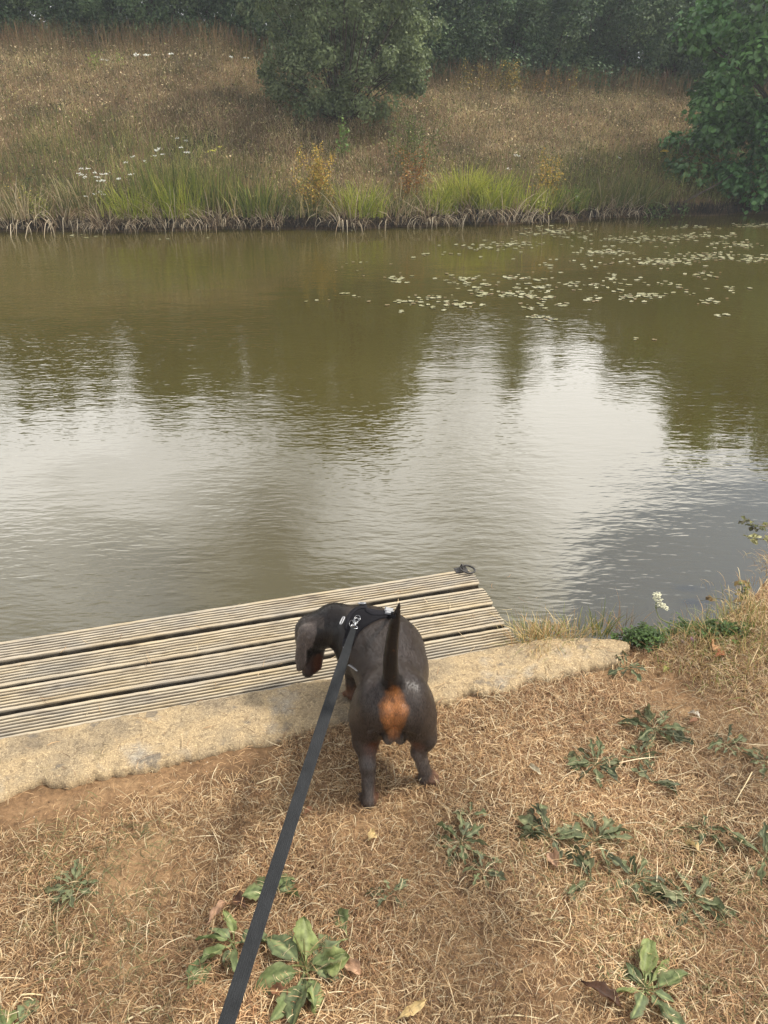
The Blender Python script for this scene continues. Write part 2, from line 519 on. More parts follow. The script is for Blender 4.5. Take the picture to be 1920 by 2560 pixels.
# ---------------------------------------------------------------- fishing platform
m, n, b = newmat('weathered_decking')
a = n.nodes.new('ShaderNodeAttribute'); a.attribute_name = 'Col'
grain = noise_node(n, 1.0, 6, 0.65, vec=(5, 130, 60))
gr = ramp(n, grain.outputs['Fac'], [(0.28, (0.55, 0.5, 0.47)), (0.5, (0.98, 0.97, 0.95)), (0.72, (1.18, 1.15, 1.1))])
c = mixc(n, 1.0, a.outputs['Color'], gr.outputs['Color'], 'MULTIPLY')
blot = noise_node(n, 6, 4, 0.6, vec=(0.5, 2, 1))
br_ = ramp(n, blot.outputs['Fac'], [(0.35, srgb(184, 166, 134)), (0.5, srgb(188, 176, 156)), (0.66, srgb(150, 146, 140))])
c = mixc(n, 0.75, c, mixc(n, 1.0, br_.outputs['Color'], gr.outputs['Color'], 'MULTIPLY'))
# grime in the grooves, gap shade on grimy board sides (from the mesh), greyed knots
kn = noise_node(n, 9, 3, 0.5, vec=(0.8, 2.2, 1))
kr = ramp(n, kn.outputs['Fac'], [(0.62, (0,) * 3), (0.74, (0.6,) * 3)])
c = mixc(n, kr.outputs['Color'], c, srgb(92, 80, 70))
al = n.nodes.new('ShaderNodeAttribute'); al.attribute_name = 'GrimeShade'
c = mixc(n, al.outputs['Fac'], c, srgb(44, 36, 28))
n.links.new(c, b.inputs['Base Color'])
b.inputs['Roughness'].default_value = 0.85; b.inputs['Specular IOR Level'].default_value = 0.25
bump(n, b, grain.outputs['Fac'], 0.5, 0.002)
M_deck = m

plat = empty('fishing_platform', (E0[0], E0[1], 0), 'low platform of grooved weathered boards over the water beside the concrete strip', 'wooden platform')
plat.rotation_euler = (0, 0, math.atan2(ED[1], ED[0]))
BW, GAP, LEN = 0.1005, 0.0165, 3.1
r_ = np.random.default_rng(11)
for k in range(4):
    y0 = 0.002 + k * (BW + GAP)
    g_n = 6
    prof = []                                           # cross section of the top: (v, z, dirt)
    m_ = 0.0105
    pitch = (BW - 2 * m_) / g_n
    prof += [(0.0, -0.026, 1.0), (0.0, -0.006, .95), (0.0022, -0.0006, .25), (m_, 0.0, 0)]  # grimy side face, coloured darker so the gap between boards looks shaded
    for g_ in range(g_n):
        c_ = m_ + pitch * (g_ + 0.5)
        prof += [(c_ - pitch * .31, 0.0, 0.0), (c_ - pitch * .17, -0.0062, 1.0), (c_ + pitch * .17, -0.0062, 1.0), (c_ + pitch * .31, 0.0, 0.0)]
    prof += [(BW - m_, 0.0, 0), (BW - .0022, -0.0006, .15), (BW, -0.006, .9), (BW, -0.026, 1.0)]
    prof = np.array(prof)
    xs = np.linspace(-LEN, 0, 150)
    e1 = [0.0, -0.002, 0.004, 0.0][k]
    xs = xs + np.where(xs > -0.02, e1, 0)
    wob = np.convolve(r_.normal(0, 0.003, 170), np.ones(14) / 14, 'same')[:150] * (0.6 if k else 0.3)
    zw = np.convolve(r_.normal(0, 0.004, 170), np.ones(20) / 20, 'same')[:150]
    VX, VP = np.meshgrid(xs, prof[:, 0], indexing='ij')
    Zp = np.broadcast_to(prof[:, 1], VX.shape).copy()
    lift = 0.0 + [0.0, 0.002, -0.001, 0.003][k]
    slope = -0.0
    YY = y0 + VP + wob[:, None]
    ZZ = Zp + zw[:, None] + lift + r_.normal(0, 0.00035, VX.shape)
    # worn, rounded end of the board
    endt = np.clip((VX + 0.010) / 0.010, 0, 1)
    corner = np.exp(-np.minimum(VP, BW - VP) / 0.006)
    XX = VX - endt * corner * 0.006 + (np.where(VX > -0.001, 1, 0) * r_.normal(0, 0.0012, VX.shape[1])[None, :])
    if k == 3: XX = XX - endt * np.exp(-(BW - VP) / 0.012) * 0.018
    ZZ = ZZ - endt * 0.0015
    npf = len(prof)
    V = np.stack([XX, YY, ZZ], -1).reshape(-1, 3)
    ii = (np.arange(149)[:, None] * npf + np.arange(npf - 1)[None, :]).ravel()
    F = np.stack([ii, ii + npf, ii + npf + 1, ii + 1], -1)
    # underside and end grain
    n0 = len(V)
    F2 = [F]
    bot = np.arange(149) * npf
    F2.append(np.stack([bot, bot + npf - 1, bot + npf + npf - 1, bot + npf], -1))
    ends = V[-npf:].copy(); c0_ = np.array([[xs[-1], y0 + BW / 2, -0.013]])
    V = np.concatenate([V, ends, c0_]); tri = [(n0 + j, n0 + j + 1, n0 + npf) for j in range(npf - 1)] + [(n0 + npf - 1, n0, n0 + npf)]
    hue = np.array([srgb(196, 180, 150), srgb(192, 176, 148), srgb(198, 180, 146), srgb(176, 166, 150)][k][:3])
    K = np.broadcast_to(hue, (len(V), 3))
    me = npmesh('board', V, [np.array(tri)] + F2, K, smooth=False)
    dv = me.attributes.new('GrimeShade', 'FLOAT', 'POINT')
    grime_shade = np.concatenate([np.broadcast_to(prof[:, 2], VX.shape).ravel() * (0.75 + 0.25 * r_.random(VX.size)), np.full(npf + 1, .35)])
    dv.data.foreach_set('value', grime_shade.astype(np.float32))
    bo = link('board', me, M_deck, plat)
M_beam = plain('dark_wet_timber', (0.035, 0.027, 0.02), 0.8, 0, 25, 0.4, 0.4)
def box(mb, x0, x1, y0, y1, z0, z1, col=None):
    V = [(x, y, z) for x in (x0, x1) for y in (y0, y1) for z in (z0, z1)]
    mb.add(V, [(0, 1, 3, 2), (4, 6, 7, 5), (0, 4, 5, 1), (2, 3, 7, 6), (0, 2, 6, 4), (1, 5, 7, 3)], col)
for x in (-0.16, -1.0, -1.9, -2.8):
    mb = MB(); box(mb, x, x + 0.06, 0.006, 0.455, -0.13, -0.030); mb.obj('bearer', M_beam, plat, False)
    mb = MB(); box(mb, x - 0.005, x + 0.065, 0.37, 0.44, -1.1, -0.131); mb.obj('post', M_beam, plat, False)

# mooring ring on the outer board
M_iron = plain('rusted_iron', (0.075, 0.070, 0.066), 0.6, 0.6, 200, 0.35, 0.3)
rb = at(1158, 1428, 0.0)
ring_o = empty('mooring_ring', (rb[0], rb[1], 0.002), 'dark iron ring on a small plate at the outer corner of the wooden platform', 'mooring ring')
ring_o.rotation_euler = (0, 0, math.atan2(ED[1], ED[0]))
mb = MB(); box(mb, -0.030, 0.016, -0.010, 0.022, 0.0, 0.003); mb.obj('plate', M_iron, ring_o, False)
a = np.linspace(0, np.pi, 12)
mb = MB(); add_tube(mb, np.stack([np.zeros(12) - 0.004, 0.006 + np.cos(a) * 0.008, 0.003 + np.sin(a) * 0.021], -1), 0.0032, 8)
mb.obj('staple', M_iron, ring_o)
a = np.linspace(0, 2 * np.pi, 33)
R_ = 0.027
pts = np.stack([0.014 + np.cos(a) * R_, -0.006 + np.sin(a) * R_ * 0.95, 0.009 - np.cos(a) * 0.005 + 0 * a], -1)
mb = MB(); add_tube(mb, pts, 0.0036, 8, cap=False); mb.obj('ring', M_iron, ring_o)

# ---------------------------------------------------------------- dry grass of the near bank
def lying(n_, x0, x1, y0, y1, L0, L1, w0, w1, cols, keep, zlift=(0.0, 0.016), arch=0.010, seed=0, S=4, curl=22, head=None, spread=None):
    r = np.random.default_rng(seed)
    x = r.uniform(x0, x1, n_); y = r.uniform(y0, y1, n_)
    k = keep(x, y, r)
    x, y = x[k], y[k]; n_ = len(x)
    a = r.uniform(0, 2 * np.pi, n_) if head is None else r.normal(head, spread, n_)
    Ln = r.uniform(L0, L1, n_) * r.choice([0.6, 1.0, 1.4], n_, p=[.4, .45, .15])
    cv = r.normal(0, curl, n_)
    t = np.linspace(0, 1, S)
    s_ = t[None, :] * Ln[:, None]
    ang = a[:, None] + cv[:, None] * s_ * 0.5
    # integrate the heading
    dxs = np.cos(a[:, None] + cv[:, None] * s_); dys = np.sin(a[:, None] + cv[:, None] * s_)
    ds = Ln[:, None] / (S - 1)
    px = x[:, None] + np.concatenate([np.zeros((n_, 1)), np.cumsum(dxs[:, :-1], 1)], 1) * ds
    py = y[:, None] + np.concatenate([np.zeros((n_, 1)), np.cumsum(dys[:, :-1], 1)], 1) * ds
    gz = ground_z(px, py)
    tilt = r.normal(0, 0.25, n_)
    z = gz + r.uniform(*zlift, n_)[:, None] + (np.sin(np.pi * t)[None] * r.uniform(0, 1, n_)[:, None] * arch) + np.abs(tilt)[:, None] * s_ * 0.5
    P = np.stack([px, py, z], -1)
    W = np.stack([-np.sin(a), np.cos(a), r.normal(0, 0.5, n_)], -1); W /= np.linalg.norm(W, axis=1)[:, None]
    wid = r.uniform(w0, w1, n_)[:, None] * np.interp(t, [0, .5, 1], [0.9, 1, 0.25])[None]
    cols = np.array(cols); K = cols[r.integers(0, len(cols), n_)] * r.uniform(0.7, 1.25, (n_, 1))
    q_ = np.stack([x, y], -1)      # the dead turf varies in patches
    K = K * np.clip(.96 + .22 * vnoise(q_, 5, 95) + .16 * vnoise(q_, 14, 96), .5, 1.5)[:, None]
    return P, W, wid, K

def slab_uv(x, y):
    rel = np.stack([x - E0[0], y - E0[1]], -1)
    return rel @ ED, rel @ EN
def on_land(x, y, r, marg=0.01):
    t_, v_ = slab_uv(x, y)
    on_slab = (t_ < 0.318) & (v_ < 0.01) & (v_ > -slab_inner(t_) + 0.012 * vnoise(np.stack([x, y], -1), 30, 8))
    return (y < edge_y(x) - marg) & ~on_slab & (v_ < np.where(t_ < 0.318, 0.0, 9))
def bare(x, y):
    """0 where the soil lies bare, 1 where the dead turf is thick"""
    P = np.stack([x, y], -1)
    b_ = np.clip(1.1 + 0.8 * vnoise(P, 5.5, 21) + 0.35 * vnoise(P, 17, 22), 0.10, 1)
    t_, v_ = slab_uv(x, y)
    d = -slab_inner(t_) - v_                      # distance behind the concrete
    b_ = np.where((x < -0.28) & (d < 0.13), b_ * np.clip(d / 0.13, 0, 1) ** 2 * 0.4 + 0.02, b_)
    return b_
STRAW = [srgb(202, 170, 126)[:3], srgb(182, 148, 106)[:3], srgb(214, 188, 148)[:3], srgb(158, 122, 86)[:3], srgb(138, 104, 74)[:3], srgb(190, 154, 112)[:3], srgb(104, 76, 54)[:3]]
PALE = [srgb(216, 198, 162)[:3], srgb(208, 186, 146)[:3], srgb(198, 174, 136)[:3]]
RUST = [srgb(140, 104, 72)[:3], srgb(162, 124, 88)[:3], srgb(184, 148, 110)[:3]]
GREEN = [srgb(104, 106, 66)[:3], srgb(120, 118, 76)[:3], srgb(92, 96, 60)[:3], srgb(132, 126, 84)[:3]]
MB_ = MB()
keep_a = lambda x, y, r: on_land(x, y, r) & (r.random(len(x)) < bare(x, y))
MB_.add(*ribbons(*lying(640000, -1.6, 2.3, 0.25, 2.9, 0.014, 0.040, 0.0003, 0.0007, STRAW, keep_a, (0.001, 0.014), 0.008, 31, 3, 14)))
MB_.add(*ribbons(*lying(34000, -1.6, 2.3, 0.25, 2.9, 0.015, 0.050, 0.0004, 0.0010, PALE, keep_a, (0.006, 0.017), 0.010, 32, 4, 14)))
keep_r = lambda x, y, r: keep_a(x, y, r) & (vnoise(np.stack([x, y], -1), 4.2, 41) > 0.45)
MB_.add(*ribbons(*lying(60000, -1.6, 2.0, 0.25, 2.1, 0.02, 0.050, 0.0004, 0.0009, RUST, keep_r, (0, 0.018), 0.014, 33)))
keep_g = lambda x, y, r: on_land(x, y, r) & (vnoise(np.stack([x, y], -1), 4.8, 51) + 0.5 * (x > 0.9) * (y > 1.5) - 0.35 * (y > 1.25) + 0.15 > 0.35 + 0.3 * r.random(len(x)))
MB_.add(*ribbons(*lying(60000, -1.6, 2.3, 0.25, 2.9, 0.025, 0.055, 0.0004, 0.0009, GREEN, keep_g, (0.0, 0.016), 0.014, 34)))
# wisps that have blown onto the concrete and the boards
keep_s = lambda x, y, r: (slab_uv(x, y)[0] < 0.31) & (slab_uv(x, y)[1] < 0.45) & (slab_uv(x, y)[1] > -0.2) & (r.random(len(x)) < np.where(slab_uv(x, y)[1] > -0.02, 0.05, 0.15 + 0.75 * np.exp(-(slab_uv(x, y)[1] + slab_inner(slab_uv(x, y)[0])) / 0.02)))
P, W, wd, K_ = lying(6000, -1.3, 0.8, 1.0, 2.45, 0.02, 0.05, 0.0004, 0.0009, STRAW + PALE, keep_s, (0.0, 0.001), 0.004, 35)
P[:, :, 2] = np.maximum(P[:, :, 2], 0) * 0.0 + np.where(slab_uv(P[:, :, 0], P[:, :, 1])[1] > 0, 0.004, 0.023) + 0.004 * np.random.default_rng(1).random(P.shape[:2])
MB_.add(*ribbons(P, W, wd, K_))
# longer bleached stems lying loose on top in the foreground
keep_l = lambda x, y, r: keep_a(x, y, r)
MB_.add(*ribbons(*lying(900, -1.3, 1.6, 0.3, 2.1, 0.04, 0.10, 0.0005, 0.0012, PALE, keep_l, (0.012, 0.022), 0.008, 36, 5, 5)))
MB_.add(*ribbons(*lying(9000, -1.3, 1.6, 0.3, 2.1, 0.02, 0.05, 0.0003, 0.0008, STRAW + PALE, keep_a, (0.020, 0.034), 0.010, 38, 4, 12)))
go = MB_.obj('dry_grass', M_straw)
tag(go, 'matted dry straw coloured grass with faint green patches covering the near bank', 'dry grass', kind='stuff')

# crumbs of soil and grit on the bare patch
r_ = np.random.default_rng(44)
mb = MB()
n_ = 2600
x = r_.uniform(-1.3, 1.4, n_); y = r_.uniform(0.35, 1.9, n_)
k = on_land(x, y, r_) & (r_.random(n_) < 1.15 - bare(x, y))
x, y = x[k], y[k]
for i in range(len(x)):
    s_ = r_.uniform(0.0012, 0.0035) * (2.0 if r_.random() < 0.03 else 1)
    c_ = np.array([x[i], y[i], float(ground_z(x[i], y[i])) + s_ * 0.4])
    v_ = np.array([(1, 0, 0), (-1, 0, 0), (0, 1, 0), (0, -1, 0), (0, 0, 1), (0, 0, -1)]) * s_ * r_.uniform(0.6, 1.2, (6, 1)) + c_
    cc_ = np.array([srgb(176, 148, 112), srgb(140, 110, 80), srgb(200, 184, 160), srgb(120, 96, 74)][r_.integers(4)][:3])
    mb.add(v_, [(0, 2, 4), (2, 1, 4), (1, 3, 4), (3, 0, 4), (2, 0, 5), (1, 2, 5), (3, 1, 5), (0, 3, 5)], cc_)
M_stone = leafmat('grit', 0.9, 0.0, 0.2, 0.2, 200)
tag(mb.obj('grit', M_stone, None, False), 'small crumbs of soil and grit on the bare ground', 'grit', kind='stuff')

# ---------------------------------------------------------------- upright grasses
def tuft_geo(n_, spread, L0, L1, lean, w0, w1, cols, seed, S=5, droop=0.6, wind=(0, 0), tip=None, ell_=1.0, seedhead=0.0, curl=0.0):
    r = np.random.default_rng(seed)
    b_ = r.normal(0, spread, (n_, 2)) * np.array([1, ell_])
    az = np.arctan2(b_[:, 1], b_[:, 0]) + r.normal(0, 0.7, n_)
    ln = np.abs(r.normal(lean, lean * 0.5, n_))
    Ln = r.uniform(L0, L1, n_)
    t = np.linspace(0, 1, S)
    th = ln[:, None] * (0.35 + t[None] * (1 + droop * r.uniform(0, 1.6, n_)[:, None]))
    st = Ln[:, None] / (S - 1)
    aa = az[:, None] + curl * r.normal(0, 1, n_)[:, None] * t[None]
    hx = np.sin(th) * np.cos(aa) + wind[0] * t[None]; hy = np.sin(th) * np.sin(aa) + wind[1] * t[None]; hz = np.cos(th)
    cs = lambda q: np.concatenate([np.zeros((n_, 1)), np.cumsum(q[:, :-1], 1)], 1) * st
    P = np.stack([b_[:, 0:1] + cs(hx), b_[:, 1:2] + cs(hy), cs(hz) - 0.01], -1)
    wa = r.uniform(0, 2 * np.pi, n_)
    W = np.stack([np.cos(wa), np.sin(wa) * 0.5, 0 * wa], -1); W /= np.linalg.norm(W, axis=1)[:, None]
    prof = np.interp(t, [0, 0.4, 0.8, 1], [0.8, 1, 0.7, 0.1])[None]
    if seedhead > 0:
        sh_ = (r.random(n_) < seedhead)[:, None]
        prof = np.where(sh_, np.interp(t, [0, .6, .8, .9, 1], [0.5, .4, 2.6, 2.2, 0.5])[None], prof)
    wid = r.uniform(w0, w1, n_)[:, None] * prof
    cols = np.array(cols); K = cols[r.integers(0, len(cols), n_)] * r.uniform(0.75, 1.25, (n_, 1))
    TK = K if tip is None else np.array(tip)[r.integers(0, len(tip), n_)] * r.uniform(0.8, 1.2, (n_, 1))
    return ribbons(P, W, wid, K, TK)
LIVE = [srgb(112, 122, 62)[:3], srgb(134, 138, 78)[:3], srgb(150, 146, 90)[:3]]
HAY = [srgb(206, 176, 124)[:3], srgb(188, 156, 108)[:3], srgb(164, 130, 88)[:3], srgb(218, 198, 150)[:3]]
HAYG = HAY + LIVE[:2]
def tuft(px, py, label, name='grass_tuft', cat='grass tuft', group=None, z=None, xy=None, mat=None, **kw):
    p = at(px, py, 0.0) if xy is None else np.array([xy[0], xy[1], 0.0])
    z_ = float(ground_z(p[0], p[1])) if z is None else z
    V_, F_, K_ = tuft_geo(**kw)
    o = link(name, npmesh(name, V_, F_, K_), mat or M_blade)
    o.location = (p[0], p[1], z_)
    tag(o, label, cat, group)
    return o
G_ = 'grass tufts along the near water edge'
tuft(1330, 1608, 'straw and green grass tuft spilling over the corner of the wooden platform', group=G_, n_=300, spread=0.034, L0=0.04, L1=0.12, lean=1.0, w0=0.0005, w1=0.0013, cols=HAYG, seed=61, droop=0.7, wind=(-0.25, 0.1), z=0.0)
tuft(1375, 1600, 'dense straw coloured grass tuft beside the right end of the platform', group=G_, n_=320, spread=0.036, L0=0.03, L1=0.10, lean=1.0, w0=0.0005, w1=0.0013, cols=HAYG + HAY, seed=62, z=0.0, droop=0.8)
tuft(1432, 1592, 'low straw grass tuft with one dark upright stem behind the concrete', group=G_, n_=220, spread=0.030, L0=0.03, L1=0.09, lean=0.95, w0=0.0005, w1=0.0012, cols=HAYG, seed=63, z=0.0)
tuft(1500, 1585, 'tuft with tall dark green blades behind the rounded end of the concrete', group=G_, n_=70, spread=0.022, L0=0.04, L1=0.12, lean=0.4, w0=0.0007, w1=0.0017, cols=LIVE + HAY[:1] + [srgb(84, 100, 56)[:3]], seed=64, z=0.0)
tuft(1560, 1590, 'thin brown dead stems beside the green clover', group=G_, n_=70, spread=0.03, L0=0.05, L1=0.13, lean=0.9, w0=0.0004, w1=0.0010, cols=[srgb(120, 92, 64)[:3], srgb(160, 128, 90)[:3]], seed=65, z=0.0)
for i, (px, py, n_, sp, l0, l1, le, cs_, lb) in enumerate([
    (1700, 1640, 240, .05, .04, .12, .9, HAYG, 'tangled straw and green grass tuft in front of the clover'),
    (1780, 1600, 300, .05, .04, .11, .8, HAYG + LIVE, 'grass tuft with green bases left of the fringe of the right bank'),
    (1850, 1560, 320, .05, .03, .09, .9, HAYG + LIVE, 'thick green and straw tuft near the right edge of the bank'),
    (1905, 1525, 340, .06, .03, .09, 1.0, HAY, 'pale hay tuft hanging over the right end of the bank'),
    (1900, 1610, 300, .07, .05, .15, .8, HAYG + LIVE, 'green tinted grass tuft at the right edge in front of the hay tufts'),
    (1820, 1660, 240, .07, .04, .11, 1.0, HAYG, 'sparse low tuft of mixed straw and green at the right'),
    (1890, 1700, 260, .08, .04, .12, 1.0, HAYG, 'low straw tuft nearest the right edge below the bank fringe')]):
    tuft(px, py, lb, group=G_, n_=n_, spread=sp, L0=l0, L1=l1, lean=le, w0=0.0005, w1=0.0012, cols=cs_, seed=70 + i, droop=0.8, curl=0.4)
for i, (x_, y_, lb) in enumerate([(1.60, 2.46, 'brown drooping tuft overhanging the water at the right'), (1.78, 2.62, 'straw tuft on the overhang behind the brown drooping tuft'), (1.46, 2.30, 'pale matted tuft at the bend of the right bank')]):
    tuft(0, 0, lb, group=G_, xy=(x_, y_), n_=320, spread=0.05, L0=0.03, L1=0.08, lean=1.1, w0=0.0005, w1=0.0012, cols=HAY + [srgb(130, 96, 60)[:3]], seed=80 + i, droop=0.9, wind=(-0.35, 0.1), curl=0.3)

# ---------------------------------------------------------------- weeds in the turf
def leaf_geo(L_, W_, lobes=0, seed=0, n_=14, petiole=0.2, fold=0.25, lift=0.3, droop=0.8, twist=0.3, wavy=0.1, col=(0.1, 0.12, 0.05), vein=(0.25, 0.27, 0.15), cols_=7, tipw=0.35, peak=0.6):
    """a leaf blade on its stalk, base at the origin, growing along +x"""
    r = np.random.default_rng(seed)
    t = np.linspace(0, 1, n_)
    wpr = np.where(t < petiole, 0.10, np.clip(np.sin(np.pi * np.clip((t - petiole) / (1 - petiole), 0, 1) ** (math.log(0.5) / math.log(peak))), 0, 1) ** 0.8 + 0.02)
    if lobes: 
        wl = wpr * (1 + 0.45 * np.sign(np.sin(t * lobes * np.pi * 2 + r.uniform(0, 3))) * (t > petiole)); wr = wpr * (1 + 0.45 * np.sign(np.sin(t * lobes * np.pi * 2 + r.uniform(0, 3))) * (t > petiole))
    else:
        wl = wpr * (1 + 0.13 * r.normal(size=n_)); wr = wpr * (1 + 0.13 * r.normal(size=n_))
    wl *= W_ / 2; wr *= W_ / 2
    th = lift - droop * t + 0.15 * np.sin(t * 7 + r.uniform(0, 6))
    sx = np.concatenate([[0], np.cumsum(np.cos(th))[:-1]]) * L_ / (n_ - 1); sz = np.concatenate([[0], np.cumsum(np.sin(th))[:-1]]) * L_ / (n_ - 1)
    bend = 0.25 * r.normal() * L_ * t ** 2
    tw = twist * r.normal() * t
    u = np.linspace(-1, 1, cols_)
    wd = np.where(u[None] < 0, wl[:, None], wr[:, None]) * u[None]
    up_ = np.abs(u[None]) ** 1.3 * np.abs(wd).max(1)[:, None] * fold + wavy * W_ * np.sin(t[:, None] * 16 + u[None] * 3 + r.uniform(0, 6)) * np.abs(u[None]) ** 2 * 0.5
    up_ += 0.04 * W_ * np.cos(u[None] * np.pi * 3) * (wpr[:, None] > 0.2)
    X_ = sx[:, None] - up_ * np.sin(th)[:, None] + np.abs(u[None]) * wpr[:, None] * (-0.08 * L_)* 0.3
    Y_ = bend[:, None] + wd * np.cos(tw)[:, None] - up_ * np.sin(tw)[:, None]
    Z_ = sz[:, None] + wd * np.sin(tw)[:, None] + up_ * np.cos(th)[:, None]
    V_ = np.stack([X_, Y_, Z_], -1).reshape(-1, 3)
    i = (np.arange(n_ - 1)[:, None] * cols_ + np.arange(cols_ - 1)[None]).ravel()
    F_ = np.stack([i, i + cols_, i + cols_ + 1, i + 1], -1)
    vk = np.exp(-(u / 0.10) ** 2)[None] * np.ones((n_, 1)); vk = np.maximum(vk, (t[:, None] < petiole) * 1.0)
    side = 0.25 * (np.cos(u * np.pi * 3) > 0.6)[None] * np.ones((n_, 1))
    vk = np.maximum(vk, side)[..., None]
    blot = (1 + 0.18 * np.sin(t[:, None] * 11 + u[None] * 4 + r.uniform(0, 6)))[..., None]
    edge = (np.abs(u)[None] ** 6 * np.ones((n_, 1)))[..., None] * r.uniform(0, 0.6)
    K_ = (np.array(col) * blot * (1 - vk) + np.array(vein) * vk) * (1 - edge) + np.array([0.16, 0.11, 0.06]) * edge
    return V_, F_, K_.reshape(-1, 3)
def rot_z(V_, a, tilt=0):
    ca, sa = math.cos(a), math.sin(a)
    return V_ @ np.array([[ca, sa, 0], [-sa, ca, 0], [0, 0, 1]])
WG = [srgb(84, 94, 62)[:3], srgb(104, 112, 78)[:3], srgb(70, 80, 54)[:3], srgb(118, 122, 88)[:3], srgb(80, 86, 66)[:3]]
BG_ = [srgb(130, 140, 84)[:3], srgb(104, 118, 74)[:3], srgb(90, 102, 70)[:3], srgb(108, 120, 86)[:3]]
def rosette(px, py, size, nl, label, cat='weed', kind_='hawkbit', group='flat weeds in the dry turf', seed=1, arc=None, name='rosette_weed', each=False, lo_=0.6, lift=0.18, spikes=0, wf=1.0):
    r = np.random.default_rng(seed)
    p = at(px, py, 0.012); z_ = float(ground_z(p[0], p[1])) + 0.015
    root = empty(name, (p[0], p[1], z_), label, cat, group)
    for k in range(nl):
        a = (k + r.uniform(-.3, .3)) / nl * 2 * np.pi if arc is None else arc[k % len(arc)] + r.normal(0, 0.12)
        L_ = size * r.uniform(lo_, 1.0)
        if kind_ == 'hawkbit':
            V_, F_, K_ = leaf_geo(L_, L_ * r.uniform(0.15, 0.27), lobes=r.uniform(2.2, 3.2), seed=seed * 100 + k, petiole=0.12, fold=r.uniform(.2, .9), lift=r.uniform(.1, .6) * lift / .18, droop=r.uniform(.4, 1.0), twist=0.8, wavy=.2, col=WG[r.integers(5)], vein=srgb(136, 138, 102)[:3], n_=18, peak=.65)
        else:
            V_, F_, K_ = leaf_geo(L_, L_ * wf * r.uniform(0.38, 0.58), lobes=0, seed=seed * 100 + k, petiole=r.uniform(.18, .34), fold=r.uniform(.1, .7), lift=r.uniform(.05, .6), droop=r.uniform(.2, 1.0), twist=0.9, wavy=.22, col=BG_[r.integers(4)], vein=srgb(146, 154, 104)[:3], n_=16, peak=.5)
        V_ = rot_z(V_, a)
        V_[:, 2] = np.maximum(V_[:, 2], -0.004)
        link('leaf', npmesh('leaf', V_, F_, K_), M_weed, root)
    for k in range(spikes):
        a = r.uniform(0, 6.28); h_ = r.uniform(0.05, 0.10)
        q = catmull([(0, 0, 0), (math.cos(a) * .01, math.sin(a) * .01, h_ * .5), (math.cos(a) * .035, math.sin(a) * .03, h_)], 8)
        mb = MB(); add_tube(mb, q, np.interp(np.arange(8), [0, 4, 5, 7], [0.001, .0009, .0024, .0014]), 6, srgb(120, 122, 74)[:3]); mb.obj('flower_spike', M_weed, root)
    return root
rosette(765, 2435, 0.115, 12, 'large broad leaved plantain with bright green leaves right of the dark lead', 'plantain', 'plantain', 'plantains in the foreground', 201, arc=[2.1, 1.0, 0.55, 0.15, -0.35, -1.0, -1.25, -1.75, 3.3, 1.45, -1.5], spikes=3, name='plantain', lo_=.72)
rosette(870, 2355, 0.075, 2, 'pale green plantain leaf standing upright above the large plantain', 'plantain', 'plantain', 'plantains in the foreground', 202, arc=[1.7, 3.6], name='plantain', lo_=.9)
rosette(585, 2370, 0.080, 7, 'wilted dull green plantain left of the dark lead', 'plantain', 'plantain', 'plantains in the foreground', 203, name='plantain', arc=[2.4, 3.0, 1.3, 4.6, 5.3, 0.2, 3.9])
rosette(470, 2480, 0.070, 2, 'two narrow pale plantain leaves pointing up left of the lead near the bottom', 'plantain', 'plantain', 'plantains in the foreground', 204, arc=[1.3, 0.9], name='plantain')
rosette(1610, 2480, 0.110, 14, 'plantain with long leaves spread wide near the bottom right corner', 'plantain', 'plantain', 'plantains in the foreground', 205, arc=[2.2, 1.2, 0.6, 0.1, -0.5, -1.3, -2.2, 3.6, 1.7, -0.9, 1.45], name='plantain', lo_=.5, wf=.62)
rosette(25, 2590, 0.08, 3, 'single bright green leaf clump at the bottom left corner', 'plantain', 'plantain', 'plantains in the foreground', 206, arc=[1.7, 1.2, 2.3], name='plantain')
rosette(690, 2235, 0.075, 5, 'broad dull leaves showing on both sides of the lead', 'plantain', 'plantain', 'plantains in the foreground', 207, arc=[2.8, 3.4, 0.2, -0.4, 0.9], name='plantain')
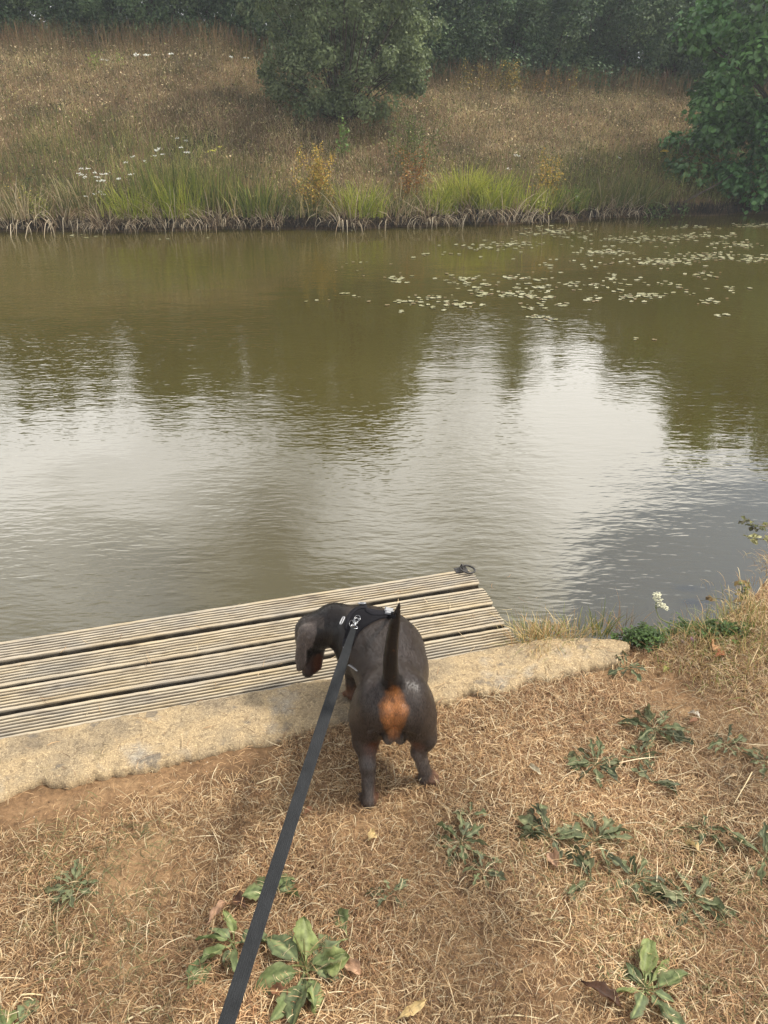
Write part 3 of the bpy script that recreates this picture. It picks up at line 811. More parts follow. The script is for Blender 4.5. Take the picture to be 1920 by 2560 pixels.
HW = [
 (1567, 1668, .075, 7, 'grey green weed growing against the rounded end of the concrete', None),
 (1640, 1822, .100, 14, 'full dark green weed rosette in the dry grass right of the concrete end', None),
 (1490, 1905, .085, 11, 'ragged weed rosette right of the dog\'s hind paw', None),
 (1600, 1890, .060, 6, 'small faded weed between two larger rosettes', None),
 (1630, 1950, .070, 4, 'weed with two long curled leaves pointing right', [0.0, 2.2, -0.4, 2.6]),
 (1820, 1860, .060, 6, 'sparse weed with small blue green leaves near the right edge', None),
 (1910, 1905, .060, 6, 'weed cut off by the right edge beside the sparse weed', None),
 (1760, 2075, .060, 7, 'small grey green weed above the dry curled leaf', None),
 (1375, 2095, .085, 9, 'left rosette of the wide weed cluster in the right foreground', [3.1, 2.4, 1.9, 1.2, .6, .0, -.6, 2.8, -1.2]),
 (1490, 2105, .085, 9, 'right rosette of the wide weed cluster in the right foreground', [1.5, .5, .2, 3.0, 2.6, -1.0, -1.4, .9, 3.5]),
 (1478, 2205, .090, 4, 'weed with one pale yellow green drooping leaf', [1.9, 1.6, 3.7, 4.1]),
 (1590, 2200, .075, 9, 'dark weed with folded upright leaves at the right', None),
 (1725, 2255, .100, 12, 'long trailing weed with narrow leaves in the right foreground', [2.8, 2.5, 3.1, -.3, -.5, 0.0, 1.2, -1.8, 3.4, .5, -2.2, 2.2]),
 (1915, 2150, .100, 8, 'big weed with streaky folded leaves at the right edge', None),
 (1150, 2110, .080, 10, 'weed below and right of the dog with scattered narrow leaves', None),
 (1205, 2185, .060, 5, 'little flat weed under the scattered narrow leaved one', None),
 (975, 2240, .055, 4, 'tiny dull weed right of the lead above the large plantain', None),
 (185, 2215, .060, 11, 'dark flat weed alone in the dry grass at the left', None),
 (1175, 2040, .045, 3, 'tiny tuft of two narrow leaves near the dog', None)]
for i, (px, py, sz, nl, lb, ar_) in enumerate(HW):
    rosette(px, py, sz * 1.12, nl + 3, lb, seed=220 + i, arc=ar_)

# dead leaves lying loose
def dead_leaf(px, py, L_, W_, ang, col, label, seed, curl=1.2, fold=.8):
    p = at(px, py, 0.02)
    V_, F_, K_ = leaf_geo(L_, W_, 0, seed, n_=14, petiole=.12, fold=fold, lift=.5, droop=curl, twist=.6, wavy=.25, col=col, vein=tuple(np.array(col) * 0.7), peak=.5)
    V_ = rot_z(V_, ang)
    V_[:, :2] -= V_[:, :2].mean(0); V_[:, 2] -= V_[:, 2].min()
    o = link('dead_leaf', npmesh('dead_leaf', V_, F_, K_), M_weed)
    o.location = (p[0], p[1], float(ground_z(p[0], p[1])) + 0.014)
    tag(o, label, 'dead leaf', 'dead leaves on the turf')
BR, PK, YL, DK = srgb(140, 100, 72)[:3], srgb(188, 150, 120)[:3], srgb(206, 180, 128)[:3], srgb(84, 58, 42)[:3]
for a_ in [
 (545, 2290, .065, .028, .7, PK, 'pinkish brown long leaf left of the lead', 301),
 (600, 2262, .045, .026, 2.7, DK, 'dull purple brown leaf beside the pinkish long leaf', 302),
 (1340, 1922, .050, .016, 2.6, srgb(190, 178, 150)[:3], 'pale shrivelled leaf right of the dog\'s right hind paw', 303),
 (1735, 2112, .040, .022, 2.2, YL, 'pale yellow curled leaf below the small grey green weed', 304),
 (1500, 2490, .085, .030, -.8, DK, 'shiny dark brown pod shaped leaf left of the bottom right plantain', 305),
 (1030, 2536, .075, .018, .4, YL, 'long pale husk at the bottom centre', 306),
 (930, 2092, .030, .022, 1.0, YL, 'small cream leaf directly below the dog', 307),
 (1385, 2150, .045, .030, 1.8, PK, 'faded pink rounded leaf under the left rosette', 308),
 (1740, 1778, .030, .020, 2.0, srgb(224, 214, 196)[:3], 'small whitish papery leaf near the right bank', 309),
 (1735, 1795, .045, .014, .3, BR, 'thin brown crumpled leaf behind the whitish papery one', 310),
 (1785, 1618, .045, .036, 1.2, srgb(204, 160, 118)[:3], 'orange tan round leaf in front of the green clover', 311),
 (1800, 1636, .045, .024, .2, srgb(170, 104, 70)[:3], 'rusty leaf under the orange tan round leaf', 312),
 (1665, 1668, .034, .018, .6, srgb(140, 136, 70)[:3], 'yellowing leaf between the clover and the concrete end', 313),
 (770, 2030, .030, .015, .9, BR, 'small brown leaf beside the lead near the left hind paw', 314),
 (700, 2490, .055, .024, 2.3, BR, 'crisp brown leaf beside the big plantain', 315),
 (880, 2425, .045, .026, -.5, PK, 'light brown dead leaf at the right of the big plantain', 316),
 (1835, 1932, .030, .009, .35, srgb(208, 180, 140)[:3], 'pale woody chip at the right between weeds', 317)]:
    dead_leaf(*a_[:7], seed=a_[7])
# dry twigs
def twig(p0, p1, r0, col, label, bend=0.01, z=0.018):
    a, b_ = at(*p0, z), at(*p1, z)
    m_ = (a + b_) / 2 + np.array([bend, bend, 0.004])
    q = catmull([a, m_, b_], 10)
    mb = MB(); add_tube(mb, q - a, np.linspace(r0, r0 * .5, 10), 6, col)
    o = mb.obj('twig', M_straw); o.location = a
    tag(o, label, 'twig', 'dry twigs in the turf')
twig((940, 1912), (966, 1936), .0022, srgb(110, 84, 62)[:3], 'short brown twig lying between the dog\'s hind legs')
twig((1085, 1895), (1130, 1918), .0018, srgb(150, 116, 84)[:3], 'brown twig just right of the dog\'s right hind leg')
twig((1880, 1640 + 290), (1835, 2010), .0016, srgb(222, 202, 160)[:3], 'long pale stalk beside the pale woody chip')
twig((640, 1960), (690, 1975), .0018, srgb(224, 202, 160)[:3], 'bleached stalk left of the lead behind the paws', .03)
twig((300, 2560), (410, 2530), .0026, srgb(226, 208, 168)[:3], 'thick bleached stem at the bottom left', .02)
twig((50, 2488), (108, 2488), .0022, srgb(226, 206, 160)[:3], 'short thick straw near the bottom left edge', 0)
twig((1205, 2545), (1360, 2548), .0020, srgb(228, 210, 168)[:3], 'long bleached straw along the bottom centre right', .004)
twig((1740, 2238), (1850, 2282), .0018, srgb(206, 190, 150)[:3], 'straight straw crossing the trailing weed', 0)

# ---------------------------------------------------------------- clover, flowers and bramble on the bank's edge
r_ = np.random.default_rng(91)
def clover(px, py, n_, sx_, sy_, label, seed, h_=0.06, col=((0.060, 0.105, 0.026), (0.09, 0.145, 0.035), (0.045, 0.080, 0.020)), ls=0.011):
    r = np.random.default_rng(seed); p = at(px, py, 0)
    root = empty('clover_plant', (p[0], p[1], float(ground_z(p[0], p[1]))), label, 'clover', 'green clover at the water edge')
    ml, ms = MB(), MB()
    for k in range(n_):
        x_, y_ = r.normal(0, sx_), r.normal(0, sy_); z_ = h_ * r.uniform(.3, 1) * math.exp(-(x_ / sx_) ** 2 * .2)
        c_ = np.array([x_, y_, z_]); cl_ = np.array(col[r.integers(len(col))]) * r.uniform(.7, 1.3)
        tx, ty = r.normal(0, .35, 2)
        for j in range(3):
            a = j * 2.094 + r.uniform(0, .5); s_ = ls * r.uniform(.8, 1.2)
            d = np.array([math.cos(a), math.sin(a), tx * math.cos(a) + ty * math.sin(a)]); e = np.array([-math.sin(a), math.cos(a), 0])
            up__ = np.array([0, 0, 1.0])
            vs = [c_, c_ + d * s_ * .5 + e * s_ * .42 + up__ * s_ * .15, c_ + d * s_ + e * s_ * .2 + up__ * s_ * .12, c_ + d * s_ * 1.0, c_ + d * s_ - e * s_ * .2 + up__ * s_ * .12, c_ + d * s_ * .5 - e * s_ * .42 + up__ * s_ * .15]
            ml.add(vs, [(0, 1, 2), (0, 2, 3), (0, 3, 4), (0, 4, 5)], cl_)
        if k % 3 == 0: add_tube(ms, [(x_ * .7, y_ * .7, 0), c_], .0006, 4, (0.08, 0.11, 0.04))
    ml.obj('leaves', M_weed, root, False); ms.obj('stalks', M_weed, root)
    return root
clover(1660, 1580, 420, .055, .028, 'dense green clover patch under the cream flower head', 401)
clover(1600, 1606, 240, .045, .020, 'smaller clover patch beside the end of the concrete', 402)
clover(1730, 1574, 300, .055, .025, 'clover patch right of the cream flower head', 403)
clover(1800, 1590, 120, .05, .022, 'thin clover patch under the right bank tufts', 404, .05)
clover(1828, 1478, 110, .030, .020, 'dark leafy clump on the bend of the right bank', 405, .09, ls=.014)
# cream umbel on an arching stem
def umbel(base, pts, heads, label, name='umbel_flower', stemr=.0022, hr=.012, wc=(0.72, 0.70, 0.52)):
    root = empty(name, tuple(base), label, 'flower', None)
    q = catmull(np.array(pts, float), 14); mb = MB(); add_tube(mb, q - base, np.linspace(stemr, stemr * .5, 14), 6, srgb(138, 142, 88)[:3]); mb.obj('stem', M_weed, root)
    r = np.random.default_rng(int(abs(base[0]) * 1000))
    tip = q[-1] - base
    for h_ in heads:
        c_ = tip + np.array(h_)
        fm = MB()
        add_tube(fm, [tip - np.array([0, 0, .01]), (tip + c_) / 2, c_], .0008, 5, srgb(130, 140, 84)[:3])
        for j in range(38):
            o_ = r.normal(0, 1, 3); o_ /= np.linalg.norm(o_); o_[2] = abs(o_[2]) * .45
            p_ = c_ + o_ * hr * r.uniform(.5, 1)
            s_ = hr * .20 * r.uniform(.7, 1.3); a = r.uniform(0, 6)
            d = np.array([math.cos(a), math.sin(a), 0]); e = np.array([-math.sin(a), math.cos(a), 0]); u_ = np.array([0, 0, 1])
            fm.add([p_ + d * s_, p_ + e * s_, p_ - d * s_, p_ - e * s_, p_ + u_ * s_ * .5, p_ - u_ * s_], [(0, 1, 4), (1, 2, 4), (2, 3, 4), (3, 0, 4), (1, 0, 5), (2, 1, 5), (3, 2, 5), (0, 3, 5)], np.array(wc) * r.uniform(.75, 1.1))
        fm.obj('flower_head', M_weed, root, False)
    return root
b0 = at(1738, 1612, 0.0); 
umbel(b0, [b0, atY(1700, 1568, 1.99), atY(1655, 1550, 2.01), atY(1642, 1530, 2.03), atY(1640, 1515, 2.04)],
      [(-.006, .0, .044), (.002, .004, .024), (.014, .0, .004), (.030, .0, -.008)], 'arching stem with a cream white flower head over the water', hr=.017)
# mauve clover flower
def bloom(px, py, z, col, label, r0=.009):
    p = at(px, py, z); g_ = float(ground_z(p[0], p[1])); root = empty('clover_flower', (p[0], p[1], g_), label, 'flower')
    mb = MB(); add_tube(mb, [(0.01, 0, 0), (0.004, 0, (z - g_) * .5), (0, 0, z - g_)], .0009, 5, srgb(120, 110, 70)[:3]); mb.obj('stem', M_weed, root)
    r = np.random.default_rng(5); mb = MB()
    for j in range(70):
        o_ = r.normal(0, 1, 3); o_ /= np.linalg.norm(o_); p_ = np.array([0, 0, z - g_]); e = np.cross(o_, [0, 0, 1.]); e /= np.linalg.norm(e) + 1e-6
        mb.add([p_ + e * .0012, p_ - e * .0012, p_ + o_ * r0 * r.uniform(.8, 1.2)], [(0, 1, 2)], np.array(col) * r.uniform(.7, 1.3))
    mb.obj('petals', M_weed, root, False)
bloom(1732, 1598, .03, (0.45, 0.22, 0.36), 'small mauve clover flower in front of the green clover')
bloom(1708, 1604, .03, (0.30, 0.22, 0.16), 'faded brown clover flower left of the mauve one')
# bramble sprays reaching in from the right
def bramble(pts, label, seed, leaves, leafcol, rad0=.0018, fl=()):
    pts = np.array(pts); base = pts[0]
    root = empty('bramble_stem', tuple(base), label, 'bramble', 'brambles at the right edge of the bank')
    q = catmull(pts, 18); mb = MB(); add_tube(mb, q - base, np.linspace(rad0, rad0 * .4, 18), 6, srgb(112, 104, 66)[:3]); mb.obj('stem', M_weed, root)
    r = np.random.default_rng(seed)
    for k in range(leaves):
        t_ = r.uniform(.2, 1); p_ = q[int(t_ * 17)] - base; a0 = r.uniform(0, 6.28)
        lm = MB()
        for j in range(r.integers(2, 4)):
            V_, F_, K_ = leaf_geo(r.uniform(.020, .034), r.uniform(.012, .018), 2.5 if r.random() < .5 else 0, seed * 31 + k * 5 + j, n_=9, petiole=.15, fold=.5, lift=r.uniform(-.3, .8), droop=.8, col=leafcol[r.integers(len(leafcol))], vein=leafcol[0], cols_=5)
            lm.add(rot_z(V_, a0 + (j - 1) * .9) + p_, F_, K_)
        lm.obj('leaf', M_weed, root)
    return root
DG = [srgb(88, 92, 50)[:3], srgb(70, 66, 40)[:3], srgb(130, 128, 66)[:3], srgb(60, 52, 36)[:3]]
bramble([atY(1990, 1350, 2.75), atY(1930, 1318, 2.72), atY(1885, 1316, 2.70), atY(1858, 1300, 2.70)], 'bramble spray with cream buds and brown leaves high at the right edge', 501, 9, DG)
bramble([atY(1990, 1390, 2.6), atY(1930, 1356, 2.6), atY(1900, 1348, 2.6), atY(1868, 1346, 2.6)], 'lower bramble shoot with pale leaves at the right edge', 502, 7, [srgb(168, 164, 116)[:3], srgb(120, 118, 70)[:3]])
bramble([at(1850, 1530, 0.03), atY(1856, 1500, 2.2), atY(1855, 1480, 2.22), atY(1859, 1458, 2.24)], 'upright leafy stem growing from the bend of the right bank', 503, 10, [srgb(96, 108, 52)[:3], srgb(120, 130, 66)[:3]])
bramble([at(1848, 1512, 0.06), atY(1815, 1502, 2.22), atY(1790, 1496, 2.24), atY(1750, 1502, 2.24)], 'thin horizontal stem with a withered bud reaching left over the water', 504, 2, [srgb(120, 96, 60)[:3]], .0014)
bramble([at(1860, 1520, 0.06), atY(1868, 1478, 2.2), atY(1858, 1455, 2.22), atY(1846, 1447, 2.24)], 'curved bare stem ending in a seed head above the upright leafy stem', 505, 1, [srgb(140, 116, 70)[:3]], .0012)

# ---------------------------------------------------------------- the dachshund
# one continuous body: a signed distance built of tapered limbs and muscle masses blended together, then meshed
def s_cone(P, a, b, ra, rb, sq=None):
    a = np.array(a, float); b = np.array(b, float)
    d = b - a; h = np.clip(((P - a) @ d) / (d @ d), 0, 1)
    q = P - a - h[..., None] * d
    if sq is not None: q = q / np.array(sq)
    return np.sqrt((q ** 2).sum(-1)) - (ra + (rb - ra) * h)
def rotm(rx, ry, rz):
    cx, sx, cy, sy, cz, sz = math.cos(rx), math.sin(rx), math.cos(ry), math.sin(ry), math.cos(rz), math.sin(rz)
    return np.array([[cz, -sz, 0], [sz, cz, 0], [0, 0, 1]]) @ np.array([[cy, 0, sy], [0, 1, 0], [-sy, 0, cy]]) @ np.array([[1, 0, 0], [0, cx, -sx], [0, sx, cx]])
def s_ell(P, c, r, rot=None):
    q = P - np.array(c, float)
    if rot is not None: q = q @ rotm(*[rad(v) for v in rot])
    r = np.array(r, float)
    k0 = np.sqrt(((q / r) ** 2).sum(-1)); k1 = np.sqrt(((q / r ** 2) ** 2).sum(-1)) + 1e-9
    return k0 * (k0 - 1) / k1
def smin(a, b, k):
    h = np.clip(0.5 + 0.5 * (b - a) / k, 0, 1)
    return b * (1 - h) + a * h - k * h * (1 - h)

DOG = []       # (kind, args, blend, bounding margin)
def cone(a, b, ra, rb, k=0.02, sq=None): DOG.append(('c', (a, b, ra, rb, sq), k))
def ell(c, r, rot=None, k=0.02): DOG.append(('e', (c, r, rot), k))
def cut(c, r, rot=None, k=0.01): DOG.append(('x', (c, r, rot), k))

# trunk
ell((0.022, 1.410, 0.262), (0.078, 0.080, 0.078), None, 0.02)             # croup
ell((0.022, 1.475, 0.240), (0.084, 0.085, 0.084), None, 0.03)             # loin
ell((0.019, 1.548, 0.226), (0.099, 0.090, 0.098), (0, 0, 8), 0.04)        # rib cage
ell((0.006, 1.625, 0.220), (0.106, 0.085, 0.100), (0, 0, 14), 0.04)
ell((-0.024, 1.678, 0.216), (0.098, 0.075, 0.096), (0, 0, 20), 0.04)      # shoulders
ell((-0.035, 1.660, 0.165), (0.065, 0.080, 0.060), None, 0.03)            # brisket
# neck
cone((-0.066, 1.700, 0.236), (-0.140, 1.722, 0.238), 0.068, 0.054, 0.035)
cone((-0.140, 1.722, 0.238), (-0.194, 1.715, 0.215), 0.054, 0.048, 0.03)
# head: skull, stop, muzzle pointing down
ell((-0.2080, 1.7260, 0.2120), (0.043, 0.042, 0.050), (20, 10, 0), 0.025)
cone((-0.2140, 1.7130, 0.1810), (-0.2150, 1.6770, 0.1120), 0.034, 0.0195, 0.02)
cone((-0.1960, 1.7200, 0.1710), (-0.1940, 1.6920, 0.1120), 0.030, 0.015, 0.015)  # lower jaw
ell((-0.2190, 1.6700, 0.1040), (0.013, 0.012, 0.010), None, 0.006)           # nose
# hip muscles and thighs
for s, cx, knee, hock, foot in ((-1, 0.018, (-0.046, 1.376, 0.143), (-0.040, 1.336, 0.100), (-0.038, 1.300, 0.030)),
                                (1, 0.026, (0.100, 1.386, 0.147), (0.088, 1.382, 0.100), (0.106, 1.374, 0.034))):
    ell((cx + s * 0.046, 1.395, 0.240), (0.048, 0.066, 0.085), (0, s * -4, 0), 0.022)
    ell((cx + s * 0.060, 1.415, 0.198), (0.041, 0.064, 0.075), (0, s * 2, 0), 0.02)
    cone((cx + s * 0.056, 1.400, 0.190), knee, 0.047, 0.029, 0.022)
    cone(knee, hock, 0.027, 0.0185, 0.012)
    cone((knee[0] - s * 0.004, knee[1] + 0.06, 0.165), knee, 0.032, 0.026, 0.02)
    cone(hock, foot, 0.0180, 0.0165, 0.012)
    cone((hock[0], hock[1] - 0.004, hock[2] + 0.006), (hock[0], hock[1] + 0.02, hock[2] + 0.040), 0.010, 0.012, 0.012)   # heel tendon
# hind paws: heel pad and four toes each
def paw(c, ang, w=1.0, toes=4, L_=0.030):
    c = np.array(c); ca, sa = math.cos(rad(ang)), math.sin(rad(ang))
    f = np.array([sa, ca, 0]); r = np.array([ca, -sa, 0])
    ell(c + f * 0.004 + np.array([0, 0, 0.017]), (0.0200 * w, 0.024 * w, 0.018), (0, 0, -ang), 0.010)
    for i in range(toes):
        o = (i - (toes - 1) / 2)
        fwd = L_ - 0.006 * abs(o)
        p0 = c + f * 0.006 + r * o * 0.0095 * w + np.array([0, 0, 0.016])
        p1 = c + f * fwd + r * o * 0.0125 * w + np.array([0, 0, 0.0095])
        cone(p0, p1, 0.0085, 0.0082, 0.003)
paw((-0.038, 1.302, 0.000), -4, 1.05)
paw((0.108, 1.372, 0.001), 62, 1.05)
# seat: the fleshy pads either side under the tail and the sac between
ell((0.002, 1.338, 0.262), (0.022, 0.020, 0.038), (0, 12, 0), 0.014)
ell((0.044, 1.338, 0.262), (0.022, 0.020, 0.038), (0, -12, 0), 0.014)
ell((0.0135, 1.342, 0.210), (0.0180, 0.022, 0.034), (0, 8, 0), 0.008)
ell((0.0375, 1.342, 0.210), (0.0180, 0.022, 0.034), (0, -8, 0), 0.005)
cone((0.024, 1.40, 0.178), (0.024, 1.50, 0.175), 0.022, 0.05, 0.03)
# swirls of hair on the back of each thigh
cone((-0.014, 1.328, 0.238), (-0.036, 1.330, 0.222), 0.0045, 0.0035, 0.004)
cone((0.062, 1.330, 0.236), (0.082, 1.336, 0.214), 0.006, 0.004, 0.004)
# tail, carried straight up
tl = catmull([(0.021, 1.385, 0.322), (0.016, 1.362, 0.372), (0.015, 1.355, 0.425), (0.018, 1.352, 0.480), (0.024, 1.350, 0.535), (0.034, 1.346, 0.596)], 24)
tr = np.interp(np.linspace(0, 1, 24), [0, 0.15, 0.5, 0.8, 1], [0.025, 0.0185, 0.0150, 0.0115, 0.0020])
for i in range(23): cone(tl[i], tl[i + 1], tr[i], tr[i + 1], 0.003 if i else 0.022)
cut((0.0195, 1.322, 0.314), (0.0050, 0.010, 0.0055), None, 0.008)
# forelegs
for el, wr, pw, ang in (((-0.088, 1.675, 0.140), (-0.090, 1.668, 0.065), (-0.089, 1.660, 0.022), -24),
                        ((0.035, 1.720, 0.140), (0.045, 1.720, 0.065), (0.048, 1.715, 0.022), 25)):
    cone((el[0] + (0.03 if el[0] < 0 else -0.03), el[1] + 0.01, 0.20), el, 0.050, 0.032, 0.03)
    cone(el, wr, 0.030, 0.019, 0.015)
    cone(wr, (pw[0], pw[1], pw[2] + 0.018), 0.018, 0.017, 0.010)
    paw((pw[0], pw[1], pw[2] - 0.003), ang, 1.0, L_=0.026)
# shoulder blade that stands proud at the left
ell((-0.098, 1.650, 0.214), (0.034, 0.050, 0.070), (0, 0, 14), 0.03)
# ears: thin hanging flaps, the near one folded at its hind edge
ell((-0.2130, 1.6900, 0.2420), (0.025, 0.012, 0.020), (0, 10, 12), 0.012)
ell((-0.2175, 1.6750, 0.2110), (0.0250, 0.0052, 0.038), (-8, -2, 14), 0.006)
ell((-0.2290, 1.6660, 0.1760), (0.0190, 0.0048, 0.036), (-6, 2, 10), 0.006)
ell((-0.2360, 1.6610, 0.1460), (0.0125, 0.0045, 0.026), (-4, 10, 6), 0.006)
ell((-0.1970, 1.6780, 0.2080), (0.0165, 0.0060, 0.020), (-5, -35, -20), 0.005)
cone((-0.2020, 1.6730, 0.2020), (-0.2220, 1.6640, 0.1560), 0.0050, 0.0035, 0.004)
cone((-0.2100, 1.6720, 0.2310), (-0.2160, 1.6640, 0.1760), 0.0040, 0.0025, 0.005)
cone((-0.2370, 1.6800, 0.2260), (-0.2470, 1.6630, 0.1560), 0.0050, 0.0035, 0.006)
ell((-0.1880, 1.7680, 0.2210), (0.020, 0.006, 0.035), (12, 0, 20), 0.008)
ell((-0.1830, 1.7800, 0.1880), (0.018, 0.005, 0.030), (10, 0, 20), 0.006)

def dog_sdf(P):
    P = np.asarray(P, float)
    shp = P.shape[:-1]; Pf = P.reshape(-1, 3)
    d = np.full(len(Pf), 9.0)
    for kind, a, k in DOG:
        if kind == 'c': v = s_cone(Pf, *a)
        else: v = s_ell(Pf, *a)
        if kind == 'x': d = -smin(-d, v, k)
        else: d = smin(d, v, k)
    return d.reshape(shp)

def dog_grid(lo, hi, h):
    ax = [np.arange(l, u, h) for l, u in zip(lo, hi)]
    G = np.stack(np.meshgrid(*ax, indexing='ij'), -1)
    D = np.full(G.shape[:3], 0.2)
    for kind, a, k in DOG:
        m_ = k * 1.6 + 0.012
        if kind == 'c':
            A, B = np.array(a[0]), np.array(a[1]); R = max(a[2], a[3])
            l = np.minimum(A, B) - R - m_; u = np.maximum(A, B) + R + m_
        else:
            R = max(a[1]); A = np.array(a[0]); l = A - R - m_; u = A + R + m_
        s = tuple(slice(max(0, int((l[i] - lo[i]) / h)), max(0, int((u[i] - lo[i]) / h) + 2)) for i in range(3))
        g = G[s]
        if g.size == 0: continue
        v = s_cone(g, *a) if kind == 'c' else s_ell(g, *a)
        D[s] = -smin(-D[s], v, k) if kind == 'x' else smin(D[s], v, k)
    return ax, D

def surface_nets(ax, D):
    ins = D < 0
    nx_, ny_, nz_ = D.shape
    cnt = np.zeros((nx_ - 1, ny_ - 1, nz_ - 1)); acc = np.zeros(cnt.shape + (3,))
    def sl(o, n_): return slice(o, n_ - 1 + o)
    for axis_ in range(3):
        oth = [i for i in range(3) if i != axis_]
        for p in (0, 1):
            for q in (0, 1):
                o0 = [0, 0, 0]; o0[oth[0]] = p; o0[oth[1]] = q
                o1 = list(o0); o1[axis_] = 1
                a = D[sl(o0[0], nx_), sl(o0[1], ny_), sl(o0[2], nz_)]
                b_ = D[sl(o1[0], nx_), sl(o1[1], ny_), sl(o1[2], nz_)]
                mk = (a < 0) != (b_ < 0)
                t_ = np.where(mk, a / np.where(mk, a - b_, 1), 0)
                cnt += mk
                for i in range(3):
                    acc[..., i] += np.where(mk, (t_ if i == axis_ else o0[i]), 0)
    act = cnt > 0
    idx = -np.ones(act.shape, int); idx[act] = np.arange(act.sum())
    c = np.argwhere(act)
    h = ax[0][1] - ax[0][0]
    V = (c + acc[act] / cnt[act][:, None]) * h + np.array([ax[0][0], ax[1][0], ax[2][0]])
    F = []
    for axis_ in range(3):
        o = [slice(1, -1)] * 3; o[axis_] = slice(0, -1)
        o1 = [slice(1, -1)] * 3; o1[axis_] = slice(1, None)
        a = ins[tuple(o)]; b_ = ins[tuple(o1)]
        w_ = np.argwhere(a != b_)
        sgn = a[tuple(w_.T)]
        off = np.array([1, 1, 1]); off[axis_] = 0
        base_ = w_ + off
        u, v_ = [(1, 2), (2, 0), (0, 1)][axis_]
        eu = np.zeros(3, int); eu[u] = 1; ev = np.zeros(3, int); ev[v_] = 1
        q = [idx[tuple((base_ - s1 * eu - s2 * ev).T)] for s1, s2 in ((0, 0), (1, 0), (1, 1), (0, 1))]
        Q = np.stack(q, -1)
        Q[~sgn] = Q[~sgn][:, ::-1]
        F.append(Q)
    F = np.concatenate(F)
    return V, F[(F >= 0).all(1)]

lo, hi = (-0.27, 1.27, -0.012), (0.18, 1.93, 0.60)
ax_, D_ = dog_grid(lo, hi, 0.003)
V, F = surface_nets(ax_, D_)
# coat pattern: slate brown all over, black tail and neck, tan points; leg sheen and crease shading painted in
x, y, z = V.T
def blob(c, r, soft=0.35):
    d = np.sqrt((((V - np.array(c)) / np.array(r)) ** 2).sum(1)) + 0.12 * vnoise(V, 120, 9)
    return np.clip((1 + soft - d) / (2 * soft), 0, 1)
slate = np.array([0.040, 0.029, 0.0235]); dark = np.array([0.012, 0.009, 0.008]); tan = np.array([0.27, 0.108, 0.036])
grey = np.array([0.120, 0.100, 0.090]); mahog = np.array([0.10, 0.030, 0.014])
K = np.tile(slate, (len(V), 1))
def paint(w_, c): 
    global K
    K = K * (1 - w_[:, None]) + np.array(c) * w_[:, None]
paint(np.clip((z - 0.338) / 0.02, 0, 1) * (y < 1.42) * (np.hypot(x - 0.025, y - 1.365) < 0.05), dark)       # tail
paint(blob((0.022, 1.365, 0.350), (0.030, 0.035, 0.034)), dark)
paint(np.clip((-0.088 - x) / 0.03, 0, 1) * np.where(x < -0.165, np.clip((y - 1.690 - (-0.165 - x) * 0.6) / 0.012, 0, 1), 1.0) * (z > 0.10) * 0.97, (0.0085, 0.0055, 0.0045))    # neck
paint(blob((-0.19, 1.728, 0.2), (0.03, 0.05, 0.06)) * 0.8, (0.014, 0.010, 0.009))
bk = np.clip((1.39 - y) / 0.015, 0, 1)
jit = 0.0022 * vnoise(V, 190, 19) + 0.0012 * vnoise(V, 600, 20)
hwid = np.interp(z, [.185, .200, .222, .245, .272, .298, .308, .325, .345, .360], [0, .012, .017, .023, .033, .039, .030, .021, .011, 0]) + jit
ax2 = np.abs(x - 0.0225)
paint(np.clip((hwid + .010 + .022 * np.clip((.25 - z) / .05, 0, 1) - ax2) / .014, 0, 1) * np.clip((0.262 - z) / .02, 0, 1) * np.clip((z - .150) / .02, 0, 1) * bk * 0.92, dark)     # black edging below
paint(np.clip((hwid - ax2 + .002) / .008, 0, 1) * (hwid > .002) * bk, tan * 0.55)
paint(np.clip((hwid - ax2 - .006) / .014, 0, 1) * (hwid > .002) * bk, tan * 1.15)
paint(np.clip((0.026 - ax2) / .005, 0, 1) * np.clip((0.222 - z) / .016, 0, 1) * (y < 1.37) * 0.85, grey * 0.8)
paint(blob((0.0195, 1.325, 0.314), (0.0085, 0.02, 0.0095), 0.4), (0.008, 0.005, 0.004))
seam = np.exp(-((x - 0.0245) / 0.0014) ** 2) * np.clip((0.285 - z) / 0.03, 0, 1) * np.clip((z - 0.17) / 0.03, 0, 1) * (y < 1.36)
paint(seam * 0.75, (0.12, 0.040, 0.020))
paint(np.exp(-((z - .283 - .25 * (ax2)) / .003) ** 2) * (ax2 < .024) * (ax2 > .004) * bk * 0.45, (0.10, 0.036, 0.018))  # this crease and the seam are shading painted into the coat for shape
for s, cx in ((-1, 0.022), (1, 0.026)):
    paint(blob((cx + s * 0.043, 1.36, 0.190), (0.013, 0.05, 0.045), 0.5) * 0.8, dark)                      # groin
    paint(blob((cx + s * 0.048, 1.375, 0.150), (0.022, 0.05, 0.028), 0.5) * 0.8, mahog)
    paint(blob((cx + s * 0.055, 1.35, 0.075), (0.030, 0.04, 0.060), 0.5) * 0.75, grey * 1.15)  # pale sheen of the lower hind legs, painted into the coat colour
lowl = np.clip((0.055 - z) / 0.03, 0, 1)
paint(np.clip((0.022 - z) / 0.012, 0, 1) * 0.7, (0.13, 0.070, 0.045))
paint(blob((-0.018, 1.31, 0.035), (0.008, 0.03, 0.045), 0.4) * 0.8, (0.15, 0.070, 0.040))
paint(blob((0.130, 1.375, 0.022), (0.022, 0.03, 0.015), 0.4) * 0.8, (0.17, 0.085, 0.050))
paint(blob((-0.036, 1.28, 0.045), (0.013, 0.03, 0.03), 0.5) * 0.5, grey)
paint(np.clip((0.085 - z) / 0.03, 0, 1) * (y > 1.58) * (y < 1.8) * (x > -0.16), (0.11, 0.050, 0.026))         # forefeet
mz = np.clip((0.170 - z) / 0.03, 0, 1) * (x < -0.155) * (y < 1.73)
paint(mz * 0.85, (0.030, 0.013, 0.010))
